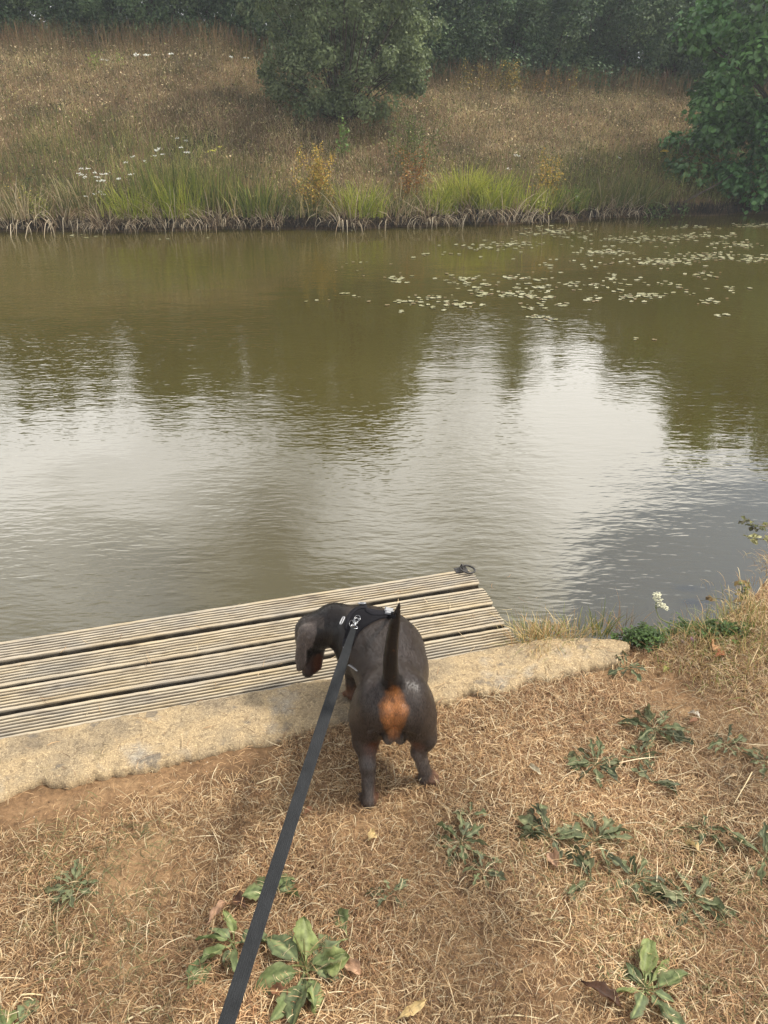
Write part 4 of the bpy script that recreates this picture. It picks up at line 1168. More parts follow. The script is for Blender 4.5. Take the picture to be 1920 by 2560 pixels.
paint(blob((-0.188, 1.678, 0.136), (0.014, 0.03, 0.030), 0.5) * (x < -0.15) * 0.8, (0.12, 0.038, 0.018))
paint(blob((-0.2190, 1.668, 0.104), (0.016, 0.015, 0.013), 0.2), (0.010, 0.009, 0.009))
ear_r = np.interp(z, [.115, .16, .195, .205, .22, .25], [-.226, -.219, -.217, -.200, -.196, -.186])
cheek = np.clip((-0.150 - x) / 0.02, 0, 1) * np.clip((x - ear_r) / 0.002, 0, 1) * (z > .165) * (z < .262)
paint(cheek * 0.97, (0.006, 0.004, 0.0035))
earw = np.clip((1.700 - y) / 0.006, 0, 1) * np.clip((z - 0.124) / 0.006, 0, 1) * np.clip((ear_r - x) / 0.002, 0, 1)
paint(earw, (0.100, 0.080, 0.070))
paint(np.exp(-((x - ear_r + .002) / .0022) ** 2) * (y < 1.70) * (z > .13) * (z < .20), (0.16, 0.13, 0.115))
K = K * (1 + 0.10 * vnoise(V, 60, 12))[:, None]

m, n, b = newmat('dog_coat')
a = n.nodes.new('ShaderNodeAttribute'); a.attribute_name = 'Col'
fz = noise_node(n, 1.0, 4, 0.65, vec=(900, 260, 140))
fr = ramp(n, fz.outputs['Fac'], [(0.3, (0.62,) * 3), (0.5, (1.0,) * 3), (0.7, (1.45, 1.42, 1.38))])
c = mixc(n, 1.0, a.outputs['Color'], fr.outputs['Color'], 'MULTIPLY')
n.links.new(c, b.inputs['Base Color'])
b.inputs['Roughness'].default_value = 0.36
b.inputs['Specular IOR Level'].default_value = 0.40
b.inputs['Sheen Weight'].default_value = 0.04
b.inputs['Sheen Roughness'].default_value = 0.4
b.inputs['Sheen Tint'].default_value = (0.8, 0.75, 0.72, 1)
bump(n, b, fz.outputs['Fac'], 0.35, 0.0015)
M_coat = m
dog = link('dachshund', npmesh('dachshund', V, F, K), M_coat)
tag(dog, 'slate brown dachshund with tan markings standing at the platform, head down and tail up', 'dog')

# short hair lying down and back along the body
e1 = V[F[:, 1]] - V[F[:, 0]]; e2 = V[F[:, 3]] - V[F[:, 0]]
fn = np.cross(e1, e2); ar = np.linalg.norm(fn, axis=1); fn /= ar[:, None] + 1e-12
r_ = np.random.default_rng(5)
NH = 60000
fi = r_.choice(len(F), NH, p=ar / ar.sum())
a_, b_ = r_.random((2, NH, 1))
p0 = V[F[fi, 0]] * (1 - a_) * (1 - b_) + V[F[fi, 1]] * a_ * (1 - b_) + V[F[fi, 2]] * a_ * b_ + V[F[fi, 3]] * (1 - a_) * b_
nn = fn[fi]
fl = np.tile(np.array([0.0, -0.8, -0.6]), (NH, 1)) + r_.normal(0, 0.22, (NH, 3))
tail_h = (p0[:, 2] > 0.36)
fl[tail_h] = np.array([0, 0, 1.0]) + r_.normal(0, 0.1, (tail_h.sum(), 3))
hd = p0[:, 0] < -0.16
fl[hd] = np.array([0, 0.1, -1.0]) + r_.normal(0, 0.15, (hd.sum(), 3))
fl -= nn * (fl * nn).sum(1)[:, None]; fl /= np.linalg.norm(fl, axis=1)[:, None] + 1e-9
Lh = r_.uniform(0.004, 0.008, NH)[:, None] * np.where(p0[:, 2:] > .57, .3, 1.0)
P = np.stack([p0 - nn * 0.0005, p0 + fl * Lh * 0.55 + nn * Lh * 0.16, p0 + fl * Lh + nn * Lh * 0.20], 1)
W = np.cross(fl, nn)
wd = np.tile(np.array([0.00034, 0.00028, 0.00006]), (NH, 1))
Kc = K[F[fi, 0]] * r_.choice([0.45, 0.8, 1.1, 2.2], (NH, 1), p=[.25, .35, .25, .15])
v_, f_, k_ = ribbons(P, W, wd, Kc)
M_fur = leafmat('dog_hair', 0.42, 0.0, 0.22, 0.1, 100)
link('short_fur', npmesh('short_fur', v_, f_, k_), M_fur, dog)

# ---- harness, fitted to the coat by tracing onto the body
def grad(P, h=0.0012):
    P = np.asarray(P, float)
    g = np.stack([dog_sdf(P + np.eye(3)[i] * h) - dog_sdf(P - np.eye(3)[i] * h) for i in range(3)], -1)
    return g / (np.linalg.norm(g, axis=-1)[..., None] + 1e-12)
def hit(px, py):
    px = np.asarray(px, float).ravel(); py = np.asarray(py, float).ravel()
    D = np.stack([ray(a, b) for a, b in zip(px, py)]); D /= np.linalg.norm(D, axis=1)[:, None]
    t_ = np.full(len(px), 1.5); best = t_.copy(); bd = np.full(len(px), 9.)
    for _ in range(60):
        d = dog_sdf(np.array([0, 0, CAM_H]) + D * t_[:, None])
        u_ = d < bd; bd[u_] = d[u_]; best[u_] = t_[u_]
        t_ = t_ + np.clip(d, -0.02, 0.05) * 0.85
        t_ = np.minimum(t_, 2.6)
    P = np.array([0, 0, CAM_H]) + D * best[:, None]
    for _ in range(6): P = P - grad(P) * dog_sdf(P)[:, None]
    return P
def z7(p): return 720 + .1929 * p[0], 1480 + .1929 * p[1]
def patch(A, B, n=28, m_=7, off=0.0035, puff=0.002):
    A = catmull(np.array(A, float), n); B = catmull(np.array(B, float), n)
    u = np.linspace(0, 1, m_)
    G = A[:, None, :] * (1 - u)[None, :, None] + B[:, None, :] * u[None, :, None]
    q = np.array([z7(p) for p in G.reshape(-1, 2)])
    P = hit(q[:, 0], q[:, 1]); Nn = grad(P)
    bulge = (np.sin(np.pi * np.tile(u, n)) ** 0.5)[:, None] * puff
    T = P + Nn * (off + bulge); Bt = P - Nn * 0.004
    k = n * m_
    i = (np.arange(n - 1)[:, None] * m_ + np.arange(m_ - 1)[None, :]).ravel()
    top = np.stack([i, i + m_, i + m_ + 1, i + 1], -1)
    rim = np.concatenate([np.arange(n) * m_, (n - 1) * m_ + np.arange(1, m_), np.arange(n - 2, -1, -1) * m_ + m_ - 1, np.arange(m_ - 2, 0, -1)])
    r2 = np.roll(rim, -1)
    side = np.stack([rim, rim + k, r2 + k, r2], -1)
    return np.concatenate([T, Bt]), np.concatenate([top, side])
M_web = plain('black_webbing', (0.014, 0.013, 0.016), 0.8, 0, 700, 0.4, 0.5, 0.15)
M_mesh_pad = plain('black_mesh_padding', (0.013, 0.012, 0.014), 0.9, 0, 900, 0.35, 0.6, 0.12)
M_silver = plain('silver_grey_plastic', (0.38, 0.38, 0.39), 0.35, 0.2, 50, 0.05, 0, 0.5)
M_chrome = plain('chrome_metal', (0.42, 0.42, 0.42), 0.25, 1.0, 50, 0.05)
har = empty('harness', (0, 0, 0), None, None); har.parent = dog
v_, f_ = patch([(1400, 268), (1250, 258), (1100, 235), (1000, 215), (900, 225), (830, 280), (780, 360), (765, 460), (735, 600), (732, 700)],
               [(1400, 340), (1240, 345), (1120, 385), (1020, 445), (940, 510), (895, 570), (870, 620), (850, 680), (810, 730), (790, 760)], 40, 9)
link('back_pad', npmesh('back_pad', v_, f_), M_mesh_pad, har)
for nm, A, B, o_, mt in (
    ('strap', [(1300, 262), (1180, 262), (1080, 245), (1010, 225)], [(1300, 325), (1180, 325), (1085, 318), (1010, 275)], 0.0065, M_web),
    ('strap', [(1020, 205), (930, 205), (850, 245), (790, 310), (755, 400), (745, 500)], [(1020, 240), (940, 240), (875, 275), (820, 340), (795, 410), (780, 500)], 0.0065, M_web),
    ('strap', [(925, 120), (955, 160), (980, 200), (1000, 240)], [(995, 128), (1010, 165), (1025, 200), (1040, 240)], 0.0055, M_web),
    ('strap', [(735, 600), (722, 660), (725, 720)], [(800, 620), (800, 680), (790, 740)], 0.006, M_web),
    ('grey_trim', [(735, 700), (732, 780), (735, 850)], [(775, 750), (768, 800), (752, 850)], 0.007, M_silver),
    ('grey_trim', [(800, 935), (850, 970), (905, 1018)], [(797, 950), (847, 986), (902, 1030)], 0.004, M_silver)):
    v_, f_ = patch(A, B, 16, 5, o_, 0.0015)
    link(nm, npmesh(nm, v_, f_), mt, har)
def frame(p, along):
    a, b = z7(p); a2, b2 = z7(along)
    P = hit([a, a2], [b, b2]); n_ = grad(P[:1])[0]
    t_ = P[1] - P[0]; t_ -= n_ * (t_ @ n_); t_ /= np.linalg.norm(t_)
    return P[0], t_, np.cross(n_, t_), n_
def place(mb_pts, fr, lift): 
    o_, t_, s_, n_ = fr
    return np.array([o_ + t_ * q[0] + s_ * q[1] + n_ * (q[2] + lift) for q in mb_pts])
# quick release buckle: body, two prongs' shoulders
fr_ = frame((1300, 292), (1360, 292))
mb = MB()
for (x0, x1, y0, y1, z0, z1) in ((-.016, .004, -.010, .010, 0, .006), (.0042, .012, -.0065, .0065, .0005, .005), (.0122, .016, -.010, .010, 0, .006), (-.019, -.0162, -.0125, .0125, .001, .005), (-.006, .002, -.0125, -.0102, .001, .005), (-.006, .002, .0102, .0125, .001, .005)):
    vs = [(x, y, z_) for x in (x0, x1) for y in (y0, y1) for z_ in (z0, z1)]
    mb.add(place(vs, fr_, 0.0075), [(0, 1, 3, 2), (4, 6, 7, 5), (0, 4, 5, 1), (2, 3, 7, 6), (0, 2, 6, 4), (1, 5, 7, 3)])
bk_ = mb.obj('buckle', M_silver, har, False)
bv = bk_.modifiers.new('bevel', 'BEVEL'); bv.width = 0.0008; bv.segments = 2
for p_, al_, w_, l_ in (((965, 183), (1030, 200), 0.0125, 0.0045), ((722, 395), (700, 450), 0.0120, 0.0035)):
    fr_ = frame(p_, al_)
    a = np.linspace(0, 2 * np.pi, 29)
    sq = np.stack([np.sign(np.cos(a)) * np.abs(np.cos(a)) ** 0.5 * w_, np.sign(np.sin(a)) * np.abs(np.sin(a)) ** 0.5 * l_, 0 * a], -1)
    mb = MB(); add_tube(mb, place(sq, fr_, 0.0085), 0.0019, 8, cap=False); mb.obj('slider', M_silver, har)
# rings of the lead attachment
fr_ = frame((905, 420), (960, 400))
a = np.linspace(0, 2 * np.pi, 29)
for (ox, oy, R_, ti) in ((-0.013, 0.001, 0.0085, 0.5), (0.006, 0.009, 0.0095, -0.35)):
    pts = np.stack([ox + np.cos(a) * R_ * .8, oy + np.sin(a) * R_, np.cos(a) * R_ * ti * 0.6 + 0.004], -1)
    mb = MB(); add_tube(mb, place(pts, fr_, 0.010), 0.0007, 6, cap=False); mb.obj('ring', M_chrome, har)

# ---- lead, from the clip up towards the hand that holds it (behind the camera)
base_ = hit(*z7((908, 425)))[0]; nb = grad(base_[None])[0]
c0_ = base_ + nb * 0.014
far_ = np.array([-0.2456, 0.639, 0.307])
dirn = (far_ - c0_) / np.linalg.norm(far_ - c0_)
lead = empty('dog_lead', tuple(c0_), 'charcoal webbing lead stretched from the harness of the dog up to the camera', 'lead')
o_ = c0_
def L3(q): return [tuple(np.array(p) - o_) for p in q]
start = c0_ + dirn * 0.026
end_ = far_ + dirn * 0.55
tt = np.linspace(0, 1, 90)
cen = start[None] * (1 - tt)[:, None] + end_[None] * tt[:, None]
cen[:, 2] += 0.004 * np.sin(np.pi * np.clip(tt * 1.1, 0, 1))
camd = np.array([0, 0, CAM_H]) - cen
sd = np.cross(dirn, np.array([0.1, -0.55, 0.83])); sd /= np.linalg.norm(sd)
up_ = np.cross(sd, dirn)
if up_[2] < 0: up_ = -up_
r_ = np.random.default_rng(2)
tw = 0.75 * np.exp(-tt / 0.12) + 0.05 * np.sin(tt * 5)
SD = sd[None] * np.cos(tw)[:, None] + up_[None] * np.sin(tw)[:, None]
UPv = up_[None] * np.cos(tw)[:, None] - sd[None] * np.sin(tw)[:, None]
hw = 0.0132 * (0.72 + 0.28 * np.clip(tt / 0.10, 0, 1))
cols = 15
g_ = np.linspace(-1, 1, cols)
rib = 0.0011 + 0.00025 * np.cos(np.arange(cols) * np.pi)     # woven ribs along the strap
rib[0] = rib[-1] = 0.0004
top = cen[:, None, :] + SD[:, None, :] * (g_[None, :] * hw[:, None])[..., None] + UPv[:, None, :] * rib[None, :, None]
bot = cen[:, None, :] + SD[:, None, :] * (g_[None, :] * hw[:, None])[..., None] - UPv[:, None, :] * rib[None, :, None]
Vv = np.concatenate([top.reshape(-1, 3), bot.reshape(-1, 3)]) - o_
i = (np.arange(89)[:, None] * cols + np.arange(cols - 1)[None, :]).ravel()
k = 90 * cols
f1 = np.stack([i, i + 1, i + cols + 1, i + cols], -1); f2 = f1[:, ::-1] + k
e0 = np.arange(89) * cols; e1_ = e0 + cols - 1
f3 = np.stack([e0, e0 + cols, e0 + cols + k, e0 + k], -1); f4 = np.stack([e1_, e1_ + k, e1_ + cols + k, e1_ + cols], -1)
m, n, b = newmat('charcoal_webbing')
x = noise_node(n, 900, 3); x2 = noise_node(n, 25, 3)
r = ramp(n, x.outputs['Fac'], [(0.3, (0.015, 0.016, 0.017)), (0.7, (0.038, 0.039, 0.041))])
r2_ = ramp(n, x2.outputs['Fac'], [(0.35, (0.85,) * 3), (0.65, (1.12,) * 3)])
n.links.new(mixc(n, 1.0, r.outputs['Color'], r2_.outputs['Color'], 'MULTIPLY'), b.inputs['Base Color']); b.inputs['Roughness'].default_value = 0.85; b.inputs['Specular IOR Level'].default_value = 0.12
bump(n, b, x.outputs['Fac'], 0.5, 0.0006)
link('strap', npmesh('strap', Vv, [f1, f2, f3, f4], smooth=False), m, lead)
cl = MB()
add_tube(cl, L3([c0_, c0_ + dirn * 0.006, c0_ + dirn * 0.018]), [0.0035, 0.0042, 0.0035], 10)
a = np.linspace(0, 2 * np.pi, 21)
pts = [c0_ - dirn * 0.008 + dirn * math.cos(q) * 0.009 + sd * math.sin(q) * 0.0065 for q in a]
add_tube(cl, L3(pts), 0.0016, 8, cap=False)
add_tube(cl, L3([c0_ + dirn * 0.004 - sd * 0.007, c0_ + dirn * 0.004 + sd * 0.007]), 0.0022, 8)
clip = cl.obj('clip', M_chrome, lead)
eye = MB(); pts = [c0_ + dirn * 0.021 + dirn * math.cos(q) * 0.006 + sd * math.sin(q) * 0.0095 for q in a]
add_tube(eye, L3(pts), 0.0013, 8, cap=False); eye.obj('swivel_eye', M_chrome, clip)
for o2 in lead.children: pass

# ---------------------------------------------------------------- the far bank
def at_far(px, py):
    """point where the sight line of a photograph pixel meets the far slope"""
    d = ray(px, py); t_ = 9.5
    for _ in range(1600):
        p = np.array([0, 0, CAM_H]) + d * t_
        if p[2] < ground_z(p[0], p[1]) and p[1] > far_y(p[0]) - 0.3: return p
        t_ += 0.01
    return p
def shore(px):
    """a point of the far shoreline in the direction of a photograph column"""
    u = (px - 960) / FPX; y = 11.0
    for _ in range(8): x = u * (y * math.cos(T30) - (WATER_Z - CAM_H) * math.sin(T30)); y = float(far_y(x))
    return x, y
DRY = [srgb(192, 172, 132)[:3], srgb(164, 144, 106)[:3], srgb(210, 192, 152)[:3], srgb(134, 116, 86)[:3], srgb(160, 146, 104)[:3], srgb(176, 150, 122)[:3], srgb(128, 126, 78)[:3], srgb(142, 138, 88)[:3]]
MIDG = [srgb(104, 108, 62)[:3], srgb(122, 122, 72)[:3], srgb(90, 98, 54)[:3], srgb(136, 130, 80)[:3]]
def slope_grass(n_, seed, h0, h1, cols, keep, w0, w1, lean=.35, seedhead=.3, x0=-10.5, x1=9.5, s0=0.0, s1=6.3, S=4, tip=None):
    r = np.random.default_rng(seed)
    x = r.uniform(x0, x1, n_); s_ = r.uniform(s0, s1, n_); y = far_y(x) + s_
    k = keep(x, s_, r); x, y = x[k], y[k]; n_ = len(x)
    z = ground_z(x, y)
    a = r.uniform(0, 6.28, n_); ln = np.abs(r.normal(lean, lean * .6, n_)); Ln = r.uniform(h0, h1, n_)
    t = np.linspace(0, 1, S); th = ln[:, None] * (.4 + 1.3 * t[None]); st = Ln[:, None] / (S - 1)
    cs = lambda q: np.concatenate([np.zeros((n_, 1)), np.cumsum(q[:, :-1], 1)], 1) * st
    P = np.stack([x[:, None] + cs(np.sin(th) * np.cos(a)[:, None]), y[:, None] + cs(np.sin(th) * np.sin(a)[:, None]), z[:, None] + cs(np.cos(th)) - .01], -1)
    wa = r.uniform(0, 6.28, n_); W = np.stack([np.cos(wa), .5 * np.sin(wa), 0 * wa], -1); W /= np.linalg.norm(W, axis=1)[:, None]
    prof = np.interp(t, [0, .5, 1], [1, .8, .15])[None]
    sh_ = (r.random(n_) < seedhead)[:, None]
    prof = np.where(sh_, np.interp(t, [0, .6, .85, 1], [.5, .4, 2.4, .6])[None], prof)
    cols = np.array(cols); K_ = cols[r.integers(0, len(cols), n_)] * r.uniform(.65, 1.3, (n_, 1))
    # the sward varies in patches
    K_ = K_ * np.clip(1 + .30 * vnoise(np.stack([x, y], -1), 1.6, 77) + .30 * vnoise(np.stack([x, y], -1), 4.5, 78), .45, 1.7)[:, None]
    TK = K_ if tip is None else np.array(tip)[r.integers(0, len(tip), n_)] * r.uniform(.7, 1.3, (n_, 1))
    return ribbons(P, W, r.uniform(w0, w1, n_)[:, None] * prof, K_, TK)
green_f = lambda x, s_: np.clip(1.25 - s_ / 1.5 + .55 * vnoise(np.stack([x, s_], -1), 1.5, 61) + .25 * vnoise(np.stack([x, s_], -1), 4, 62) + 0.35 * np.exp(-((x + 6) / 2.5) ** 2) , 0, 1)
mb = MB()
mb.add(*slope_grass(120000, 601, .06, .17, DRY, lambda x, s_, r: r.random(len(x)) > green_f(x, s_) * .8, .0020, .0044, .95))
mb.add(*slope_grass(6000, 602, .18, .36, DRY + [srgb(186, 152, 112)[:3]], lambda x, s_, r: r.random(len(x)) > green_f(x, s_) * .7, .0016, .0030, .3, .6, tip=[srgb(180, 142, 104)[:3], srgb(140, 104, 76)[:3]]))
mb.add(*slope_grass(60000, 603, .06, .20, MIDG, lambda x, s_, r: r.random(len(x)) < green_f(x, s_) * .9 + .10, .0022, .0045, .5))
mb.add(*slope_grass(13000, 604, .15, .38, MIDG + [srgb(150, 150, 84)[:3]], lambda x, s_, r: r.random(len(x)) < green_f(x, s_) * 1.2, .0020, .0040, .3, .2, s1=2.2))
mb.add(*slope_grass(50000, 606, .08, .22, DRY + [srgb(200, 176, 140)[:3], srgb(96, 78, 58)[:3]], lambda x, s_, r: r.random(len(x)) > green_f(x, s_) * .75, .0018, .0034, 1.5))
# seed heads, curled leaves and bits of litter caught in the sward
r = np.random.default_rng(607); n_ = 90000
x = r.uniform(-10.5, 9.5, n_); s_ = r.uniform(0, 6.2, n_); y = far_y(x) + s_
d = r.normal(size=(n_, 3)); d /= np.linalg.norm(d, axis=1)[:, None]; e = np.cross(d, r.normal(size=(n_, 3))); e /= np.linalg.norm(e, axis=1)[:, None]
L_ = (r.uniform(.010, .030, n_) * r.choice([1, 1, 1.7], n_))[:, None]
c_ = np.stack([x, y, ground_z(x, y) + r.uniform(.03, .20, n_)], -1)
V_ = np.stack([c_ - d * L_ * .5, c_ + e * L_ * .28, c_ + d * L_ * .5, c_ - e * L_ * .28], 1).reshape(-1, 3)
g_ = r.random(n_) < green_f(x, s_) * .8 + .12
lit = np.array(DRY + [srgb(214, 194, 154)[:3], srgb(84, 68, 50)[:3], srgb(104, 84, 62)[:3]]); grn = np.array(MIDG + [srgb(146, 150, 84)[:3], srgb(76, 88, 50)[:3]])
K_ = np.where(g_[:, None], grn[r.integers(0, len(grn), n_)], lit[r.integers(0, len(lit), n_)]) * r.uniform(.6, 1.35, (n_, 1))
K_ *= np.clip(1 + .35 * vnoise(np.stack([x, y], -1), 3.0, 79) + .25 * vnoise(np.stack([x, y], -1), 9, 80), .4, 1.7)[:, None]
mb.add(V_, np.arange(n_ * 4).reshape(-1, 4), np.repeat(K_, 4, 0))
tag(mb.obj('slope_grass', M_blade), 'dry brown and green meadow grass with seed heads all over the far slope', 'meadow grass', kind='stuff')

def clump(px, w_, n_, h0, h1, cols, label, seed, name='sedge_clump', cat='sedge', group='sedge and rush clumps on the far waterline', lean=.45, droop=.8, off=.10, tip=None, width=(.0022, .0048), wind=(0, -.15), ell_=.5, S=6, z=None):
    x, y = shore(px); y += off
    V_, F_, K_ = tuft_geo(n_, w_, h0 * .6, h1, lean, width[0], width[1], cols, seed, S, droop, wind, tip, ell_, curl=.4)
    o = link(name, npmesh(name, V_, F_, K_), M_blade)
    o.location = (x, y, float(ground_z(x, y)) if z is None else z)
    return tag(o, label, cat, group)
YG = [srgb(168, 172, 70)[:3], srgb(148, 158, 62)[:3], srgb(182, 180, 90)[:3], srgb(126, 140, 58)[:3]]
RG = [srgb(124, 132, 66)[:3], srgb(104, 114, 58)[:3], srgb(146, 148, 78)[:3], srgb(86, 98, 52)[:3], srgb(160, 146, 94)[:3]]
DEAD = [srgb(186, 168, 140)[:3], srgb(206, 190, 162)[:3], srgb(160, 138, 110)[:3], srgb(126, 104, 80)[:3]]
def dead(px, w_, n_, label, seed, h=(.28, .7)):
    rr_ = np.random.default_rng(seed); f_ = rr_.uniform(.35, 1.0)
    clump(px + rr_.normal(0, 12), w_ * .8, int(n_ * f_), h[0] * .7, h[1] * rr_.uniform(.6, 1.1), DEAD, label, seed, 'dead_sedge', 'dead sedge', 'dead sedge hanging over the far waterline', 1.15, 1.0, .03, wind=(0, -.5), width=(.0025, .0055), ell_=.3)
clump(410, .24, 520, .30, .66, RG, 'tall green rush clump, left part of the wide stand at the left', 611, 'rush_clump', 'rush', lean=.16, droop=.5, off=.25)
clump(520, .24, 480, .28, .62, RG, 'tall green rush clump, right part of the wide stand at the left', 612, 'rush_clump', 'rush', lean=.18, droop=.5, off=.28)
clump(455, .15, 260, .25, .60, YG, 'short yellow green rush tuft in the middle of the wide stand', 613, lean=.3)
clump(330, .15, 240, .25, .50, YG, 'low yellow green sedge left of the wide rush stand', 614)
clump(640, .20, 240, .25, .55, RG, 'loose green iris and rush clump between the wide stand and the yellow dock', 615, width=(.004, .009), lean=.3)
clump(905, .16, 340, .30, .55, YG, 'yellow green sedge tuft right of the yellow dock plants', 616)
clump(1165, .15, 620, .35, .62, [srgb(184, 182, 76)[:3], srgb(164, 168, 68)[:3], srgb(196, 190, 106)[:3], srgb(136, 144, 62)[:3]], 'bright lime green fountain of sedge, the brightest clump on the far bank', 617, lean=.55, droop=1.0, off=.22)
clump(1235, .14, 360, .35, .60, YG, 'yellow green sedge just right of the bright lime fountain', 618, off=.15)
clump(1095, .12, 260, .30, .50, YG, 'small yellow green sedge left of the bright lime fountain', 619)
clump(60, .22, 260, .25, .50, MIDG + DRY[:3], 'green grass clump at the left end of the far shore', 620)
clump(200, .22, 260, .25, .50, MIDG + DRY[:3], 'green grass clump below the small white flowers', 621, off=.3)
clump(1420, .18, 300, .25, .45, RG, 'dense low green clump under the tall orange dock', 622)
clump(1330, .15, 200, .25, .40, YG, 'small yellow green clump right of the sedge fountain', 623)
clump(1510, .22, 220, .30, .55, MIDG, 'tall thin grey green grass left of the alder bush', 624, lean=.4)
clump(1600, .22, 220, .30, .55, MIDG, 'thin green grass at the foot of the alder bush', 625, lean=.4)
clump(780, .18, 220, .25, .50, MIDG + DRY[:1], 'green grass around the foot of the yellow dock plants', 626)
clump(1000, .18, 200, .25, .50, MIDG + DRY[:1], 'green grass clump around the reddish dock', 627)
for i, (px, w_, n_, lb) in enumerate([(40, .25, 260, 'brown dead sedge at the left end of the far shore'), (155, .16, 260, 'pale bleached sedge combed down towards the water at the left'), (260, .20, 320, 'grey bleached sedge hanging in front of the low yellow sedge'),
    (345, .16, 200, 'bleached sedge strands just left of the wide rush stand'), (430, .22, 240, 'crossed dead stems in front of the rush stand, left half'), (560, .22, 260, 'crossed dead stems in front of the rush stand, right half'),
    (700, .18, 160, 'brown dead leaves below the iris clump'), (880, .15, 200, 'tan dead skirt under the yellow green sedge tuft'), (960, .15, 160, 'brown dead stems under the reddish dock'),
    (1080, .18, 260, 'grey brown dead skirt left of the lime fountain'), (1170, .16, 200, 'tan dead leaves under the lime fountain'), (1260, .20, 300, 'pinkish grey dead skirt right of the lime fountain'),
    (1370, .20, 200, 'brown undercut fringe below the low green clumps'), (1490, .24, 240, 'arching dead stems forming a bleached arc right of the orange dock'), (1570, .2, 200, 'grey tangle of dead stems near the alder bush')]):
    dead(px, w_, n_, lb, 640 + i)
# the dark ragged fringe of roots under the turf
r_ = np.random.default_rng(8)
mb = MB(); n_ = 9000
x = r_.uniform(-8.5, 8.5, n_); y = far_y(x) + r_.uniform(.02, .12, n_)
P = np.stack([np.stack([x + r_.normal(0, .03, n_) * k, y - .05 * k - r_.uniform(0, .03, n_), WATER_Z + .14 - .10 * k + r_.normal(0, .03, n_)], -1) for k in (0, .6, 1.2)], 1)
FR = np.array([srgb(46, 36, 28)[:3], srgb(66, 54, 40)[:3], srgb(34, 28, 22)[:3], srgb(86, 70, 52)[:3]])
mb.add(*ribbons(P, np.tile([1., 0, 0], (n_, 1)), np.tile([.004, .004, .001], (n_, 1)), FR[r_.integers(0, 4, n_)]))
tag(mb.obj('root_fringe', M_blade), 'dark ragged fringe of roots and dead leaves along the undercut far shore', 'root fringe', kind='stuff')

# dock plants and other upright leafy stems
def dock(pos, n_st, h_, cols, label, seed, spread=.10, leaf=.035, name='dock_plant', cat='dock', group='yellow and rusty dock plants on the far bank', per=70, lean=.2, ori=1.0):
    r = np.random.default_rng(seed); root = empty(name, tuple(pos), label, cat, group)
    ms, ml = MB(), MB(); cols = np.array(cols)
    for k in range(n_st):
        b_ = np.array([r.normal(0, spread), r.normal(0, spread * .5), -.02]); a = r.uniform(0, 6.28); ln = abs(r.normal(0, lean)); H = h_ * r.uniform(.6, 1)
        q = catmull([b_, b_ + [math.cos(a) * ln * H * .3, math.sin(a) * ln * H * .2, H * .5], b_ + [math.cos(a) * ln * H, math.sin(a) * ln * H * .6, H]], 8)
        add_tube(ms, q, np.linspace(.005, .0018, 8), 5, np.array(cols[r.integers(len(cols))]) * .6)
        m_ = per
        t_ = r.uniform(.12, 1, m_); p_ = np.stack([np.interp(t_, np.linspace(0, 1, 8), q[:, i]) for i in range(3)], -1) + r.normal(0, .045 * (1.2 - t_)[:, None] + .012, (m_, 3))
        L_ = leaf * r.uniform(.5, 1.2, m_) * (1.1 - .4 * t_); az = r.uniform(0, 6.28, m_); el = r.uniform(-.3, 1.1, m_) * ori
        d = np.stack([np.cos(az) * np.cos(el), np.sin(az) * np.cos(el), np.sin(el)], -1); sd_ = np.cross(d, r.normal(size=(m_, 3))); sd_ /= np.linalg.norm(sd_, axis=1)[:, None]
        vs = np.stack([p_, p_ + d * (L_ * .5)[:, None] + sd_ * (L_ * .25)[:, None], p_ + d * L_[:, None], p_ + d * (L_ * .5)[:, None] - sd_ * (L_ * .25)[:, None]], 1).reshape(-1, 3)
        ml.add(vs, np.arange(m_ * 4).reshape(-1, 4), np.repeat(cols[r.integers(0, len(cols), m_)] * r.uniform(.6, 1.35, (m_, 1)), 4, 0))
    ms.obj('stem', M_weed, root); ml.obj('foliage', M_leaf, root, False)
    return root
ORG = [srgb(206, 170, 78)[:3], srgb(186, 148, 72)[:3], srgb(156, 142, 70)[:3], srgb(216, 186, 96)[:3], srgb(120, 124, 58)[:3]]
RST = [srgb(170, 120, 62)[:3], srgb(150, 98, 56)[:3], srgb(190, 146, 84)[:3], srgb(120, 110, 58)[:3]]
def onshore(px, off, dz=0): 
    x, y = shore(px); y += off; return (x, y, float(ground_z(x, y)) + dz)
dock(onshore(775, .40), 11, .82, ORG, 'large golden yellow dock with orange leaves above the middle of the shore', 701, .17, .045, per=170)
dock(onshore(800, .20), 6, .55, ORG[2:] + RST[:1], 'lower yellow green dock in front of the golden one', 702, .12, .045, per=110)
dock(onshore(1035, .35), 8, .80, RST, 'rusty brown dock with thin spikes left of the lime fountain', 703, .10, .042, per=110)
dock(onshore(1375, .40), 6, .72, ORG, 'orange yellow dock spire right of the lime fountain', 704, .08, .045, per=110)
dock(onshore(30, .30), 5, .50, ORG[2:] + MIDG, 'olive yellow leafy plant at the left edge of the shore', 705, .15)
dock(onshore(100, .15), 4, .30, YG, 'lime leafy plant low at the left waterline', 706, .12, .05)
dock(onshore(1440, .12), 6, .35, [srgb(120, 140, 58)[:3], srgb(96, 120, 50)[:3]], 'bright green leafy mound right of the orange spire', 707, .14, .05)
dock(onshore(1330, .10), 4, .22, YG, 'small lime mound at the waterline', 708, .12, .05)
dock(onshore(1640, -.02), 6, .30, [srgb(92, 112, 64)[:3], srgb(110, 128, 74)[:3]], 'green leafy mat at the waterline left of the alder bush', 709, .16, .05)
p = at_far(860, 390)
dock(p, 3, .60, [srgb(112, 140, 72)[:3], srgb(136, 160, 88)[:3]], 'single upright green willowherb stem standing on the middle of the slope', 711, .03, .07, 'willowherb', 'willowherb', None, 40, .1)
